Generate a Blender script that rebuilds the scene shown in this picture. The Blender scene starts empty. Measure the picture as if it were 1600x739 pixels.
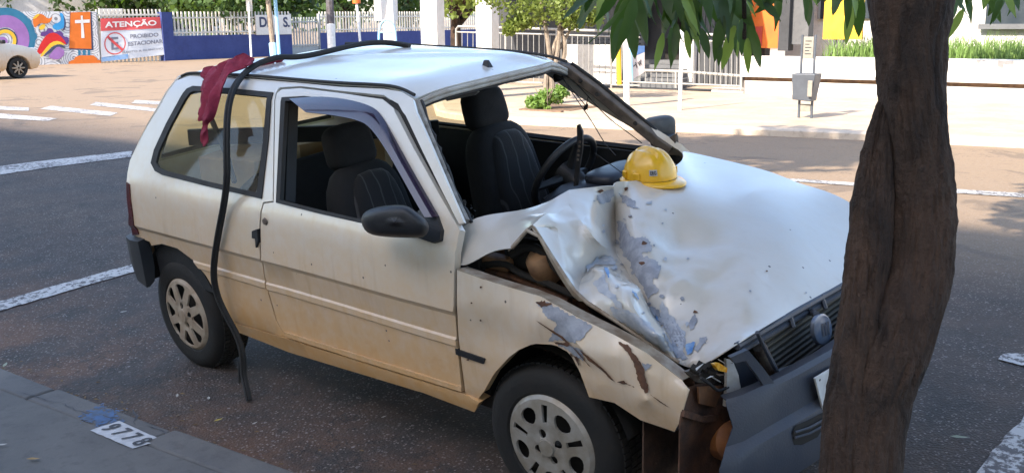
import bpy, bmesh, math, random
import numpy as np
from mathutils import Vector, Matrix
from mathutils.geometry import delaunay_2d_cdt
random.seed(7); np.random.seed(7)
sc = bpy.context.scene
COL = sc.collection
# ------------------------------------------------------------------ camera
W, H, F = 1600.0, 739.0, 1591.134
CAM = np.array([4.4570, -3.2504, 1.6146])
YAW, PITCH, ROLL = 0.740926, 0.210751, -0.008808
CAR_ROLL, CAR_PITCH = 0.111733, 0.004741
def cam_matrix():
    cy, sy, cp, sp = math.cos(YAW), math.sin(YAW), math.cos(PITCH), math.sin(PITCH)
    f = np.array([-sy*cp, cy*cp, -sp])
    r = np.cross(f, [0, 0, 1.]); r /= np.linalg.norm(r); u = np.cross(r, f)
    c, s = math.cos(ROLL), math.sin(ROLL)
    return np.array([c*r+s*u, -s*r+c*u, f])
MC = cam_matrix()
cam_data = bpy.data.cameras.new('camera')
cam = bpy.data.objects.new('camera', cam_data); COL.objects.link(cam)
cam_data.sensor_fit = 'HORIZONTAL'; cam_data.sensor_width = 36.0
cam_data.lens = 36.0*F/W; cam_data.clip_start = 0.05; cam_data.clip_end = 3000
m = Matrix.Identity(4)
for i in range(3):
    m[i][0] = MC[0][i]; m[i][1] = MC[1][i]; m[i][2] = -MC[2][i]; m[i][3] = CAM[i]
cam.matrix_world = m
sc.camera = cam
# ------------------------------------------------------------------ light
SUN_EL, SUN_AZ = math.radians(36), math.radians(-93)      # azimuth of the direction TOWARDS the sun, from +X
to_sun = Vector((math.cos(SUN_EL)*math.cos(SUN_AZ), math.cos(SUN_EL)*math.sin(SUN_AZ), math.sin(SUN_EL)))
world = bpy.data.worlds.new('World'); sc.world = world; world.use_nodes = True
wn = world.node_tree.nodes; wl = world.node_tree.links
sky = wn.new('ShaderNodeTexSky'); sky.sky_type = 'NISHITA'; sky.sun_disc = False
sky.sun_elevation = SUN_EL; sky.sun_rotation = math.pi/2 - SUN_AZ
sky.air_density = 1.0; sky.dust_density = 1.4; sky.ozone_density = 1.0
wl.new(sky.outputs['Color'], wn['Background'].inputs['Color'])
wn['Background'].inputs['Strength'].default_value = 0.15
sd = bpy.data.lights.new('sun', 'SUN'); sun = bpy.data.objects.new('sun', sd); COL.objects.link(sun)
sd.energy = 3.2; sd.angle = math.radians(0.53); sd.color = (1.0, 0.90, 0.76)
sun.rotation_euler = to_sun.to_track_quat('Z', 'Y').to_euler(); sun.location = (0, -6, 12)
vs = sc.view_settings
vs.view_transform = 'Standard'; vs.look = 'None'; vs.exposure = 1.85; vs.gamma = 1.0; vs.use_curve_mapping = False
# ------------------------------------------------------------------ pixel helpers (1600x739 photograph -> the place)
def ray(u, v):
    return MC.T @ np.array([(u-W/2)/F, -(v-H/2)/F, 1.0])
def carrot():
    ca, sa, cb, sb = math.cos(CAR_ROLL), math.sin(CAR_ROLL), math.cos(CAR_PITCH), math.sin(CAR_PITCH)
    return np.array([[cb, 0, sb], [0, 1, 0], [-sb, 0, cb]]) @ np.array([[1, 0, 0], [0, ca, -sa], [0, sa, ca]])
RC = carrot(); CC = RC.T @ CAM
def cray(u, v): return RC.T @ ray(u, v)
def PX(u, v, x): d = cray(u, v); return CC + d*(x-CC[0])/d[0]
def PY(u, v, y): d = cray(u, v); return CC + d*(y-CC[1])/d[1]
def PZ(u, v, z): d = cray(u, v); return CC + d*(z-CC[2])/d[2]
ZS = [-.10, .20, .33, .36, .45, .572, .580, .604, .612, .700, .722, .86, .93, .97, 1.36, 1.40, 1.43]
YS = [-.69, -.71, -.742, -.756, -.758, -.766, -.774, -.774, -.768, -.779, -.793, -.782, -.770, -.752, -.575, -.545, -.50]
def ys(z): return float(np.interp(z, ZS, YS))
def S(u, v, dy=0.0):
    d = cray(u, v); y = -.77
    for _ in range(40):
        X = CC + d*(y-CC[1])/d[1]; y = .5*y+.5*(ys(X[2])+dy)
    return X
def gz(u, v, z=0.0): d = ray(u, v); return CAM + d*(z-CAM[2])/d[2]
def at_depth(u, v, dep): return CAM + ray(u, v)*dep
def smoothstep(a, b, t): t = min(1, max(0, (t-a)/(b-a))); return t*t*(3-2*t)
ST = math.radians(7.0); SE = np.array([math.cos(ST), math.sin(ST), 0]); SN = np.array([-math.sin(ST), math.cos(ST), 0])
def street(s, t, z=0): return SE*s + SN*t + np.array([0, 0, z])
def tof(x, y): return -x*math.sin(ST)+y*math.cos(ST)
def road_z(x, y):
    q = .1122*y - .0047*x
    hi, lo, k = .09, -.16, .05
    q = hi - k*math.log1p(math.exp((hi-q)/k)) if (hi-q)/k < 40 else q
    q = lo + k*math.log1p(math.exp((q-lo)/k)) if (q-lo)/k < 40 else q
    t = tof(x, y)
    return q - .05*smoothstep(3, 10, t)
def on_road(u, v, dz=0.0):
    z = 0.0
    for _ in range(30):
        X = gz(u, v, z); z = .5*z + .5*(road_z(X[0], X[1])+dz)
    return X
# ------------------------------------------------------------------ object helpers
def link(o, parent=None):
    COL.objects.link(o)
    if parent is not None: o.parent = parent
    return o
def tag(o, label=None, cat=None, group=None, kind=None):
    if label: o['label'] = label
    if cat: o['category'] = cat
    if group: o['group'] = group
    if kind: o['kind'] = kind
    return o
def empty(name, loc=(0, 0, 0), rot=None, label=None, cat=None, group=None):
    o = bpy.data.objects.new(name, None); o.location = loc; o.empty_display_size = .1
    if rot is not None: o.rotation_euler = rot
    link(o); return tag(o, label, cat, group)
def mesh(name, vs_, fs, mat=None, parent=None, smooth=False, sharp=None):
    me = bpy.data.meshes.new(name)
    me.from_pydata([tuple(float(c) for c in v) for v in vs_], [], [tuple(int(i) for i in f) for f in fs])
    me.validate(); 
    if smooth:
        me.polygons.foreach_set('use_smooth', [True]*len(me.polygons))
        if sharp: me.set_sharp_from_angle(angle=math.radians(sharp))
    me.update()
    o = bpy.data.objects.new(name, me)
    if mat: me.materials.append(mat)
    return link(o, parent)
class MB:
    """collects simple solids, then links them as ONE mesh object"""
    def __init__(self): self.v = []; self.f = []
    def add(self, vs_, fs):
        b = len(self.v); self.v += [np.asarray(v, float) for v in vs_]; self.f += [tuple(i+b for i in f) for f in fs]; return self
    def box(self, c, s, R=None):
        c = np.asarray(c, float); h = np.asarray(s, float)/2
        R = np.eye(3) if R is None else np.asarray(R)
        q = [c + R@(h*np.array(k)) for k in ((-1,-1,-1),(1,-1,-1),(1,1,-1),(-1,1,-1),(-1,-1,1),(1,-1,1),(1,1,1),(-1,1,1))]
        return self.add(q, [(0,3,2,1),(4,5,6,7),(0,1,5,4),(1,2,6,5),(2,3,7,6),(3,0,4,7)])
    def frustum(self, c0, s0, c1, s1):
        q = []
        for c, s in ((c0, s0), (c1, s1)):
            for a, b in ((-1,-1),(1,-1),(1,1),(-1,1)): q.append((c[0]+a*s[0]/2, c[1]+b*s[1]/2, c[2]))
        return self.add(q, [(0,3,2,1),(4,5,6,7),(0,1,5,4),(1,2,6,5),(2,3,7,6),(3,0,4,7)])
    def tube(self, pts, rad, n=8, cap=True, flat=None):
        pts = [np.asarray(p, float) for p in pts]; N = len(pts)
        rad = [rad]*N if np.isscalar(rad) else list(np.interp(np.linspace(0, 1, N), np.linspace(0, 1, len(rad)), rad))
        vs_ = []; up = None
        for i, p in enumerate(pts):
            t = pts[min(i+1, N-1)]-pts[max(i-1, 0)]; t = t/(np.linalg.norm(t)+1e-12)
            if up is None:
                a = np.array([0, 0, 1.]) if abs(t[2]) < .9 else np.array([1., 0, 0]); up = a - t*(a@t)
            else: up = up - t*(up@t)
            up = up/(np.linalg.norm(up)+1e-12); sd_ = np.cross(t, up)
            for k in range(n):
                a = 2*math.pi*k/n
                vs_.append(p + rad[i]*(math.cos(a)*up*(flat or 1) + math.sin(a)*sd_))
        fs = [(i*n+k, i*n+(k+1) % n, (i+1)*n+(k+1) % n, (i+1)*n+k) for i in range(N-1) for k in range(n)]
        if cap: fs += [tuple(range(n-1, -1, -1)), tuple((N-1)*n+k for k in range(n))]
        return self.add(vs_, fs)
    def lathe(self, prof, n=24, M=None):
        """profile [(r, z)...] turned about z, then mapped by 4x4/3x4 M"""
        vs_ = [(r*math.cos(2*math.pi*k/n), r*math.sin(2*math.pi*k/n), z) for r, z in prof for k in range(n)]
        if M is not None: vs_ = [np.asarray(M @ Vector(v)) for v in vs_]
        fs = [(i*n+k, i*n+(k+1) % n, (i+1)*n+(k+1) % n, (i+1)*n+k) for i in range(len(prof)-1) for k in range(n)]
        return self.add(vs_, fs)
    def build(self, name, mat=None, parent=None, smooth=False, sharp=40):
        return mesh(name, self.v, self.f, mat, parent, smooth, sharp if smooth else None)
def bevel(o, w=.005, n=2, ang=30):
    b = o.modifiers.new('bevel', 'BEVEL'); b.width = w; b.segments = n; b.limit_method = 'ANGLE'; b.angle_limit = math.radians(ang); return o
def solid(o, th=.004, off=-1):
    s_ = o.modifiers.new('solid', 'SOLIDIFY'); s_.thickness = th; s_.offset = off
    if len(o.data.polygons) and o.data.polygons[0].use_smooth: e = o.modifiers.new('split', 'EDGE_SPLIT'); e.split_angle = math.radians(32)
    return o
def subsurf(o, n=2):
    s_ = o.modifiers.new('sub', 'SUBSURF'); s_.levels = n; s_.render_levels = n; return o
def copy_tree(o, parent=None):
    c = o.copy(); COL.objects.link(c); c.parent = parent
    for ch in list(o.children): copy_tree(ch, c)
    return c
def inside(p, poly):
    x, y = p[0], p[1]; r = False; n = len(poly); j = n-1
    for i in range(n):
        xi, yi = poly[i][0], poly[i][1]; xj, yj = poly[j][0], poly[j][1]
        if (yi > y) != (yj > y) and x < (xj-xi)*(y-yi)/(yj-yi)+xi: r = not r
        j = i
    return r
def resample(poly, step, closed=True):
    out = []; n = len(poly)
    for i in range(n if closed else n-1):
        a = np.asarray(poly[i], float); b = np.asarray(poly[(i+1) % n], float)
        k = max(1, int(round(np.linalg.norm(b-a)/step)))
        for j in range(k): out.append(a+(b-a)*j/k)
    if not closed: out.append(np.asarray(poly[-1], float))
    return out
def smooth_poly(poly, it=2, closed=True):
    P = [np.asarray(p, float) for p in poly]
    for _ in range(it):
        Q = []; n = len(P)
        if not closed: Q.append(P[0])
        for i in range(n if closed else n-1):
            a, b = P[i], P[(i+1) % n]; Q += [.75*a+.25*b, .25*a+.75*b]
        if not closed: Q.append(P[-1])
        P = Q
    return P
def inset(poly, d):
    """moves a closed polygon inwards by d"""
    P = [np.asarray(p, float)[:2] for p in poly]; n = len(P)
    A = sum(P[i][0]*P[(i+1) % n][1]-P[(i+1) % n][0]*P[i][1] for i in range(n)); sg = 1 if A > 0 else -1; out = []
    for i in range(n):
        a, b, c = P[i-1], P[i], P[(i+1) % n]; e1 = (b-a)/np.linalg.norm(b-a); e2 = (c-b)/np.linalg.norm(c-b)
        n1 = sg*np.array([-e1[1], e1[0]]); n2 = sg*np.array([-e2[1], e2[0]]); mm = n1+n2; mm /= np.linalg.norm(mm)
        out.append(b+mm*d/max(.5, mm @ n1))
    return out
def tri2d(outer, holes=(), pts=(), lines=()):
    """constrained triangulation of a 2-D region -> (points, triangles)"""
    V = []; E = []
    for loop in [outer]+list(holes):
        b = len(V); n = len(loop); V += [Vector((float(p[0]), float(p[1]))) for p in loop]
        E += [(b+i, b+(i+1) % n) for i in range(n)]
    for ln in lines:
        b = len(V); V += [Vector((float(p[0]), float(p[1]))) for p in ln]; E += [(b+i, b+i+1) for i in range(len(ln)-1)]
    for p in pts:
        if inside(p, outer) and not any(inside(p, h) for h in holes): V.append(Vector((float(p[0]), float(p[1]))))
    v, e, f, *_ = delaunay_2d_cdt(V, E, [], 0, 1e-6)
    F_ = []
    for t in f:
        c = ((v[t[0]][0]+v[t[1]][0]+v[t[2]][0])/3, (v[t[0]][1]+v[t[1]][1]+v[t[2]][1])/3)
        if inside(c, outer) and not any(inside(c, h) for h in holes): F_.append(tuple(t))
    return [np.array((p[0], p[1])) for p in v], F_
def grid_pts(poly, sx, sy, rows=None):
    xs = [p[0] for p in poly]; ys_ = [p[1] for p in poly]; out = []
    R = rows if rows is not None else np.arange(min(ys_)+sy/2, max(ys_), sy)
    for j, b in enumerate(R):
        if not min(ys_) < b < max(ys_): continue
        for a in np.arange(min(xs)+sx*(.5 if j % 2 else 0.02), max(xs), sx): out.append((a, b))
    return out
def plate(name, outer, mat, parent, M, holes=(), th=0.0, smooth=False):
    """flat 2-D region mapped by M(x, y) -> 3-D; optional thickness by Solidify"""
    v, f = tri2d(outer, holes)
    o = mesh(name, [M(p[0], p[1]) for p in v], f, mat, parent, smooth)
    if th: solid(o, th, 0)
    return o
def thin_plate(ctrl3, ctrl2, outer_ids, creases, levels=3, rim=True):
    """triangulates control points in 2-D, subdivides, and relaxes to a thin-plate surface that
    passes through every control point and stays sharp along the creases"""
    n0 = len(ctrl2); on = len(outer_ids)
    E = [(outer_ids[i], outer_ids[(i+1) % on]) for i in range(on)] + [tuple(c) for c in creases]
    v, e, f, ov, *_ = delaunay_2d_cdt([Vector((float(a), float(b))) for a, b in ctrl2], E, [], 0, 1e-6)
    idx = [o[0] for o in ov]
    poly = [ctrl2[i] for i in outer_ids]
    T = []
    for t in f:
        c = (sum(v[i][0] for i in t)/3, sum(v[i][1] for i in t)/3)
        if inside(c, poly): T.append(tuple(idx[i] for i in t))
    Pn = [np.asarray(p, float) for p in ctrl3]
    ek = lambda a, b: (a, b) if a < b else (b, a)
    cr = set(ek(*c) for c in E)
    fixed = set(range(n0)); rimset = set(ek(outer_ids[i], outer_ids[(i+1) % on]) for i in range(on))
    for _ in range(levels):
        mid = {}; T2 = []; cr2 = set()
        def md(a, b):
            k = ek(a, b)
            if k not in mid:
                mid[k] = len(Pn); Pn.append((Pn[a]+Pn[b])/2)
                if k in cr: cr2.add(ek(a, mid[k])); cr2.add(ek(b, mid[k]))
                if k in rimset:
                    rimset.add(ek(a, mid[k])); rimset.add(ek(b, mid[k]))
                    if not rim: fixed.add(mid[k])
            return mid[k]
        for a, b, c in T:
            ab, bc, ca = md(a, b), md(b, c), md(c, a)
            T2 += [(a, ab, ca), (ab, b, bc), (ca, bc, c), (ab, bc, ca)]
        T, cr = T2, cr2
    n = len(Pn); nb = [set() for _ in range(n)]
    for t in T:
        for i in range(3): nb[t[i]].add(t[(i+1) % 3]); nb[t[i]].add(t[(i+2) % 3])
    crv = {}
    for a, b in cr: crv.setdefault(a, []).append(b); crv.setdefault(b, []).append(a)
    A = np.zeros((n, n)); 
    for i in range(n):
        if i in crv:
            if len(crv[i]) == 2:           # smooth along the crease itself
                
                k = [i]+crv[i]; w = np.array([1, -.5, -.5])*1.5; A[np.ix_(k, k)] += np.outer(w, w)
        else:
            k = [i]+sorted(nb[i]); w = np.array([1]+[-1/len(nb[i])]*len(nb[i])); A[np.ix_(k, k)] += np.outer(w, w)
    P = np.array(Pn); fx = sorted(fixed); fr = [i for i in range(n) if i not in fixed]
    if fr:
        Aff = A[np.ix_(fr, fr)] + 1e-6*np.eye(len(fr))
        P[fr] = np.linalg.solve(Aff, -A[np.ix_(fr, fx)] @ P[fx] + 1e-6*P[fr])
    return P, T
# ------------------------------------------------------------------ materials
def nodes_of(name):
    mt = bpy.data.materials.new(name); mt.use_nodes = True
    nt = mt.node_tree; return mt, nt, nt.nodes['Principled BSDF']
def N(nt, typ, **kw):
    n = nt.nodes.new(typ)
    for k, v in kw.items():
        if k in n.inputs: n.inputs[k].default_value = v
        else: setattr(n, k, v)
    return n
def ramp(nt, fac, stops):
    r = nt.nodes.new('ShaderNodeValToRGB'); nt.links.new(fac, r.inputs[0])
    while len(r.color_ramp.elements) < len(stops): r.color_ramp.elements.new(0.5)
    for e, (p, c) in zip(r.color_ramp.elements, stops):
        e.position = p; e.color = (*c, 1) if len(c) == 3 else c
    return r.outputs[0]
def rgb(c): return (c[0], c[1], c[2], 1)
def mixc(nt, fac, a, b, mode='MIX'):
    m_ = nt.nodes.new('ShaderNodeMix'); m_.data_type = 'RGBA'; m_.blend_type = mode
    for s_, val in (('Factor', fac), ('A', a), ('B', b)):
        i = [x for x in m_.inputs if x.name == s_ and (x.type == 'RGBA' or s_ == 'Factor' and x.type == 'VALUE')][0]
        if hasattr(val, 'links') or isinstance(val, bpy.types.NodeSocket): nt.links.new(val, i)
        elif s_ == 'Factor': i.default_value = val
        else: i.default_value = rgb(val)
    return [x for x in m_.outputs if x.type == 'RGBA'][0]
def math_(nt, op, a, b=0.0, clamp=False):
    m_ = nt.nodes.new('ShaderNodeMath'); m_.operation = op; m_.use_clamp = clamp
    for i, val in enumerate((a, b)):
        if isinstance(val, bpy.types.NodeSocket): nt.links.new(val, m_.inputs[i])
        else: m_.inputs[i].default_value = val
    return m_.outputs[0]
def noise(nt, co, scale, detail=4, rough=.55, dist=0.0):
    n = N(nt, 'ShaderNodeTexNoise', Scale=scale, Detail=detail, Roughness=rough, Distortion=dist)
    nt.links.new(co, n.inputs['Vector']); return n.outputs['Fac']
def maprange(nt, v, a, b, c=0.0, d=1.0):
    n = N(nt, 'ShaderNodeMapRange'); n.clamp = True
    nt.links.new(v, n.inputs['Value'])
    for k, x in (('From Min', a), ('From Max', b), ('To Min', c), ('To Max', d)): n.inputs[k].default_value = x
    return n.outputs[0]
def coords(nt, kind='Object'): return nt.nodes.new('ShaderNodeTexCoord').outputs[kind]
def bump(nt, bs, h, dist=.01, strength=1.0):
    b = N(nt, 'ShaderNodeBump', Strength=strength, Distance=dist)
    nt.links.new(h, b.inputs['Height']); nt.links.new(b.outputs[0], bs.inputs['Normal'])
def pmat(name, c1, c2=None, scale=6.0, rough=.6, metal=0.0, spec=.5, lo=.35, hi=.65, bmp=None, coat=0.0, detail=5, kind='Object', emit=None):
    mt, nt, bs = nodes_of(name)
    co = coords(nt, kind)
    if c2 is not None:
        nz = noise(nt, co, scale, detail)
        nt.links.new(mixc(nt, maprange(nt, nz, lo, hi), c1, c2), bs.inputs['Base Color'])
        nt.links.new(maprange(nt, nz, .3, .7, max(0, rough-.08), min(1, rough+.08)), bs.inputs['Roughness'])
    else:
        bs.inputs['Base Color'].default_value = rgb(c1); bs.inputs['Roughness'].default_value = rough
    bs.inputs['Metallic'].default_value = metal; bs.inputs['Specular IOR Level'].default_value = spec
    bs.inputs['Coat Weight'].default_value = coat
    if bmp: bump(nt, bs, noise(nt, co, bmp[0], 5), bmp[1])
    if emit: bs.inputs['Emission Color'].default_value = rgb(emit[0]); bs.inputs['Emission Strength'].default_value = emit[1]
    return mt
# ================================================================== SETTING: ground, road, pavements, kerbs
def m_asphalt():
    mt, nt, bs = nodes_of('asphalt')
    co = coords(nt, 'Object')
    big = noise(nt, co, .55, 5, .6, .4)
    mid = noise(nt, co, 5, 6, .65)
    base = mixc(nt, maprange(nt, big, .38, .62), (.040, .032, .030), (.064, .047, .037))
    base = mixc(nt, maprange(nt, mid, .35, .7), base, (.022, .018, .017))
    # red dust collected towards the gutter; the far side is mixed towards tan
    sep = nt.nodes.new('ShaderNodeSeparateXYZ'); nt.links.new(co, sep.inputs[0])
    gut = maprange(nt, sep.outputs['Y'], -.2, -1.5)
    dust = math_(nt, 'MULTIPLY', maprange(nt, noise(nt, co, 2.2, 6, .7), .42, .62), math_(nt, 'ADD', math_(nt, 'MULTIPLY', gut, .75), .12))
    base = mixc(nt, dust, base, (.15, .07, .035))
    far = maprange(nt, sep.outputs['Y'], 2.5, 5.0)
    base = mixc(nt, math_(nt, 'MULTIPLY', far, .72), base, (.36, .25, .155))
    # pale stones of the aggregate
    vor = N(nt, 'ShaderNodeTexVoronoi', Scale=85.0, Randomness=1.0); nt.links.new(co, vor.inputs['Vector'])
    vc = nt.nodes.new('ShaderNodeSeparateColor'); nt.links.new(vor.outputs['Color'], vc.inputs[0])
    st = math_(nt, 'MULTIPLY', math_(nt, 'GREATER_THAN', vc.outputs[0], .66), math_(nt, 'LESS_THAN', vor.outputs['Distance'], .42))
    st = math_(nt, 'MULTIPLY', st, maprange(nt, noise(nt, co, 1.3, 4), .3, .55, .25, 1.0))
    base = mixc(nt, math_(nt, 'MULTIPLY', st, math_(nt, 'MULTIPLY', vc.outputs[1], .7)), base, (.34, .29, .26))
    v2 = N(nt, 'ShaderNodeTexVoronoi', Scale=34.0, Randomness=1.0); nt.links.new(co, v2.inputs['Vector'])
    c2_ = nt.nodes.new('ShaderNodeSeparateColor'); nt.links.new(v2.outputs['Color'], c2_.inputs[0])
    s2 = math_(nt, 'MULTIPLY', math_(nt, 'GREATER_THAN', c2_.outputs[0], .84), math_(nt, 'LESS_THAN', math_(nt, 'ADD', v2.outputs['Distance'], math_(nt, 'MULTIPLY', noise(nt, co, 140, 2), .3)), .40))
    base = mixc(nt, math_(nt, 'MULTIPLY', s2, math_(nt, 'MULTIPLY', c2_.outputs[2], .6)), base, (.30, .27, .26))
    base = mixc(nt, maprange(nt, noise(nt, co, 26, 5, .7), .55, .75, 0, .5), base, (.018, .015, .015))
    # larger worn patches and dark oil stains
    pt = noise(nt, co, .9, 3, .5, 1.5); base = mixc(nt, maprange(nt, pt, .60, .64, 0, .35), base, (.035, .031, .031))
    # a few meandering hairline cracks: the zero line of a warped noise
    ck = noise(nt, co, .42, 7, .62, .6); ck = math_(nt, 'ABSOLUTE', math_(nt, 'SUBTRACT', ck, .5))
    base = mixc(nt, math_(nt, 'MULTIPLY', maprange(nt, ck, .0035, .0012, 0, .7), maprange(nt, noise(nt, co, .3, 2), .45, .55)), base, (.018, .015, .014))
    nt.links.new(base, bs.inputs['Base Color'])
    bs.inputs['Roughness'].default_value = .78
    hgt = math_(nt, 'ADD', math_(nt, 'MULTIPLY', vor.outputs['Distance'], -.6), noise(nt, co, 90, 4))
    bump(nt, bs, hgt, .008, .7)
    return mt
def m_concrete(name, a, b, rough=.85):
    mt, nt, bs = nodes_of(name); co = coords(nt)
    n1 = noise(nt, co, 1.6, 6, .62, .3); n2 = noise(nt, co, 14, 6, .65)
    c = mixc(nt, maprange(nt, n1, .36, .64), a, b)
    c = mixc(nt, maprange(nt, n2, .52, .75, 0, .5), c, tuple(x*.45 for x in a))
    st = noise(nt, co, .8, 7, .7, .8); c = mixc(nt, maprange(nt, st, .56, .66, 0, .35), c, (a[0]*.6, a[1]*.55, a[2]*.5))
    nt.links.new(c, bs.inputs['Base Color']); bs.inputs['Roughness'].default_value = rough
    bump(nt, bs, noise(nt, co, 45, 6, .7), .004, .6)
    return mt
M_ASPH = m_asphalt()
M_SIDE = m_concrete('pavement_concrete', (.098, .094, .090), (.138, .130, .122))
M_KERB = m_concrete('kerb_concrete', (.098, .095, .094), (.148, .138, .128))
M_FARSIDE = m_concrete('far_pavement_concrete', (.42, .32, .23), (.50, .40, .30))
M_PAINT = None
def m_paint():
    mt, nt, bs = nodes_of('worn_road_paint'); co = coords(nt)
    n = noise(nt, co, 30, 6, .7); n2 = noise(nt, co, 3, 4)
    k = math_(nt, 'ADD', n, math_(nt, 'MULTIPLY', n2, .35))
    nt.links.new(mixc(nt, maprange(nt, k, .66, .74), (.46, .445, .43), (.10, .09, .09)), bs.inputs['Base Color'])
    bs.inputs['Roughness'].default_value = .75
    bump(nt, bs, n, .004, .5); return mt
M_PAINT = m_paint()
NEAR_KERB = lambda s: -1.29            # street t of the near kerb's road face
OPP_KERB = 10.75
def ground_z(x, y):
    return road_z(x, y)
# the road is one sheet that reaches the horizon, finer near the camera
def axis(lo, hi, fine_lo, fine_hi, step):
    a = list(np.arange(fine_lo, fine_hi+1e-6, step)); s_ = step; x = fine_hi
    while x < hi: s_ *= 1.5; x += s_; a.append(min(x, hi))
    s_ = step; x = fine_lo
    while x > lo: s_ *= 1.5; x -= s_; a.insert(0, max(x, lo))
    return a
ax_, ay_ = axis(-900, 900, -8, 8, .4), axis(-900, 900, -4, 8, .2)
gv = [(x, y, road_z(x, y)) for y in ay_ for x in ax_]; nx = len(ax_)
gf = [(j*nx+i, j*nx+i+1, (j+1)*nx+i+1, (j+1)*nx+i) for j in range(len(ay_)-1) for i in range(nx-1)]
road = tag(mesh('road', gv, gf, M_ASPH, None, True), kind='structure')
# near pavement and kerb, along the street direction
SWZ = -.075
def slab(name, s0, s1, t0, t1, z0, z1, mat, parent=None):
    b = MB(); q = [street(s, t, z) for z in (z0, z1) for s, t in ((s0, t0), (s1, t0), (s1, t1), (s0, t1))]
    b.add(q, [(0,3,2,1),(4,5,6,7),(0,1,5,4),(1,2,6,5),(2,3,7,6),(3,0,4,7)]); return b.build(name, mat, parent)
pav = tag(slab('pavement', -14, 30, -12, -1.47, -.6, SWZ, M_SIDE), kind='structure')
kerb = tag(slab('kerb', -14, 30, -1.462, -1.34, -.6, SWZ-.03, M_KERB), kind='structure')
s = -14.0; k = 0
while s < 30:
    L = random.uniform(.85, 1.1)
    j = lambda a: random.uniform(-a, a)
    q = [street(a, t, z) for z in (-.5, SWZ+.002+j(.004)) for a, t in ((s+.002, -1.463), (s+L-.002, -1.463), (s+L-.002, -1.295+j(.02)), (s+.002, -1.295+j(.02)))]
    o = MB().add(q, [(0,3,2,1),(4,5,6,7),(0,1,5,4),(1,2,6,5),(2,3,7,6),(3,0,4,7)]).build('kerb_stone', M_KERB, kerb)
    bevel(o, .016, 3); s += L
# opposite pavement: its kerb swings round the street corner
def slab_poly(name, ring, z0, z1, mat):
    v, f = tri2d([q[:2] for q in ring]); n_ = len(v); L_ = list(range(len(ring)))
    V = [(p[0], p[1], z1) for p in v]+[(q[0], q[1], z0) for q in ring]
    top = []
    for t in f:
        a_, b_, c_ = (v[i] for i in t); top.append(t if (b_[0]-a_[0])*(c_[1]-a_[1])-(b_[1]-a_[1])*(c_[0]-a_[0]) > 0 else t[::-1])
    m_ = len(ring); idx = [min(range(n_), key=lambda i: abs(v[i][0]-q[0])+abs(v[i][1]-q[1])) for q in ring]
    F_ = top+[(idx[i], n_+i, n_+(i+1) % m_, idx[(i+1) % m_]) for i in range(m_)]
    return mesh(name, V, F_, mat)
fe = [gz(u, v, .14) for u, v in [(1700,221.5),(1600,217),(1300,203.5),(1150,197.5),(1000,191.5),(900,187.5),(820,184),(760,180.5),(715,176),(690,170)]]
fe = [street(60, 11.6)]+fe; back = [street(-12.2, 16), street(-13.2, 24), street(-13.2, 75), street(60, 75)]
fe2 = [q+np.array([0, 0, 0]) for q in smooth_poly(fe+back[:2], 1, False)]
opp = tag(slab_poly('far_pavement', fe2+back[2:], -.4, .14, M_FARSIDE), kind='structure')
off = []
for i, q in enumerate(fe2):
    t = fe2[min(i+1, len(fe2)-1)]-fe2[max(0, i-1)]; t = t[:2]/np.linalg.norm(t[:2]); off.append(q+np.array([-t[1], t[0], 0])*.16)
Kv = []; Kf = []
for i in range(len(fe2)):
    Kv += [(*(fe2[i]*.03+off[i]*.97)[:2], -.3), (*off[i][:2], .12), (*(fe2[i]*.2+off[i]*.8)[:2], .144), (*(fe2[i]-(off[i]-fe2[i])*.02)[:2], .144)]
    if i: k = 4*i; Kf += [(k-4+j, k-3+j, k+1+j, k+j) for j in range(3)]
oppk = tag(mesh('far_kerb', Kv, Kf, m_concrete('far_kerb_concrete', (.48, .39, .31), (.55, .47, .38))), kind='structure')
corner = tag(slab('corner_pavement', -80, -38.6, -10, 60, -.4, .03, M_FARSIDE), kind='structure')
fore = tag(slab('bounce_slab', -30, 40, -25, -12.01, -.6, SWZ-.01, m_concrete('bounce_concrete', (.42, .38, .32), (.48, .44, .38))), kind='structure')  # unseen pale ground added to bounce light onto the car side
# painted markings, laid on the road
def marking(name, px, label, cat='road marking', dz=.006, step=.25, group=None, mat=None):
    v2 = [on_road(u, v)[:2] for u, v in px]
    g = grid_pts(v2, step, step)
    v, f = tri2d([p+np.random.normal(0, .006, 2) for p in resample(v2, .07)], (), g)
    o = mesh(name, [(p[0], p[1], road_z(p[0], p[1])+dz) for p in v], f, mat or M_PAINT)
    return tag(o, kind='structure') if cat is None else tag(o, label, cat, group)
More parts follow.
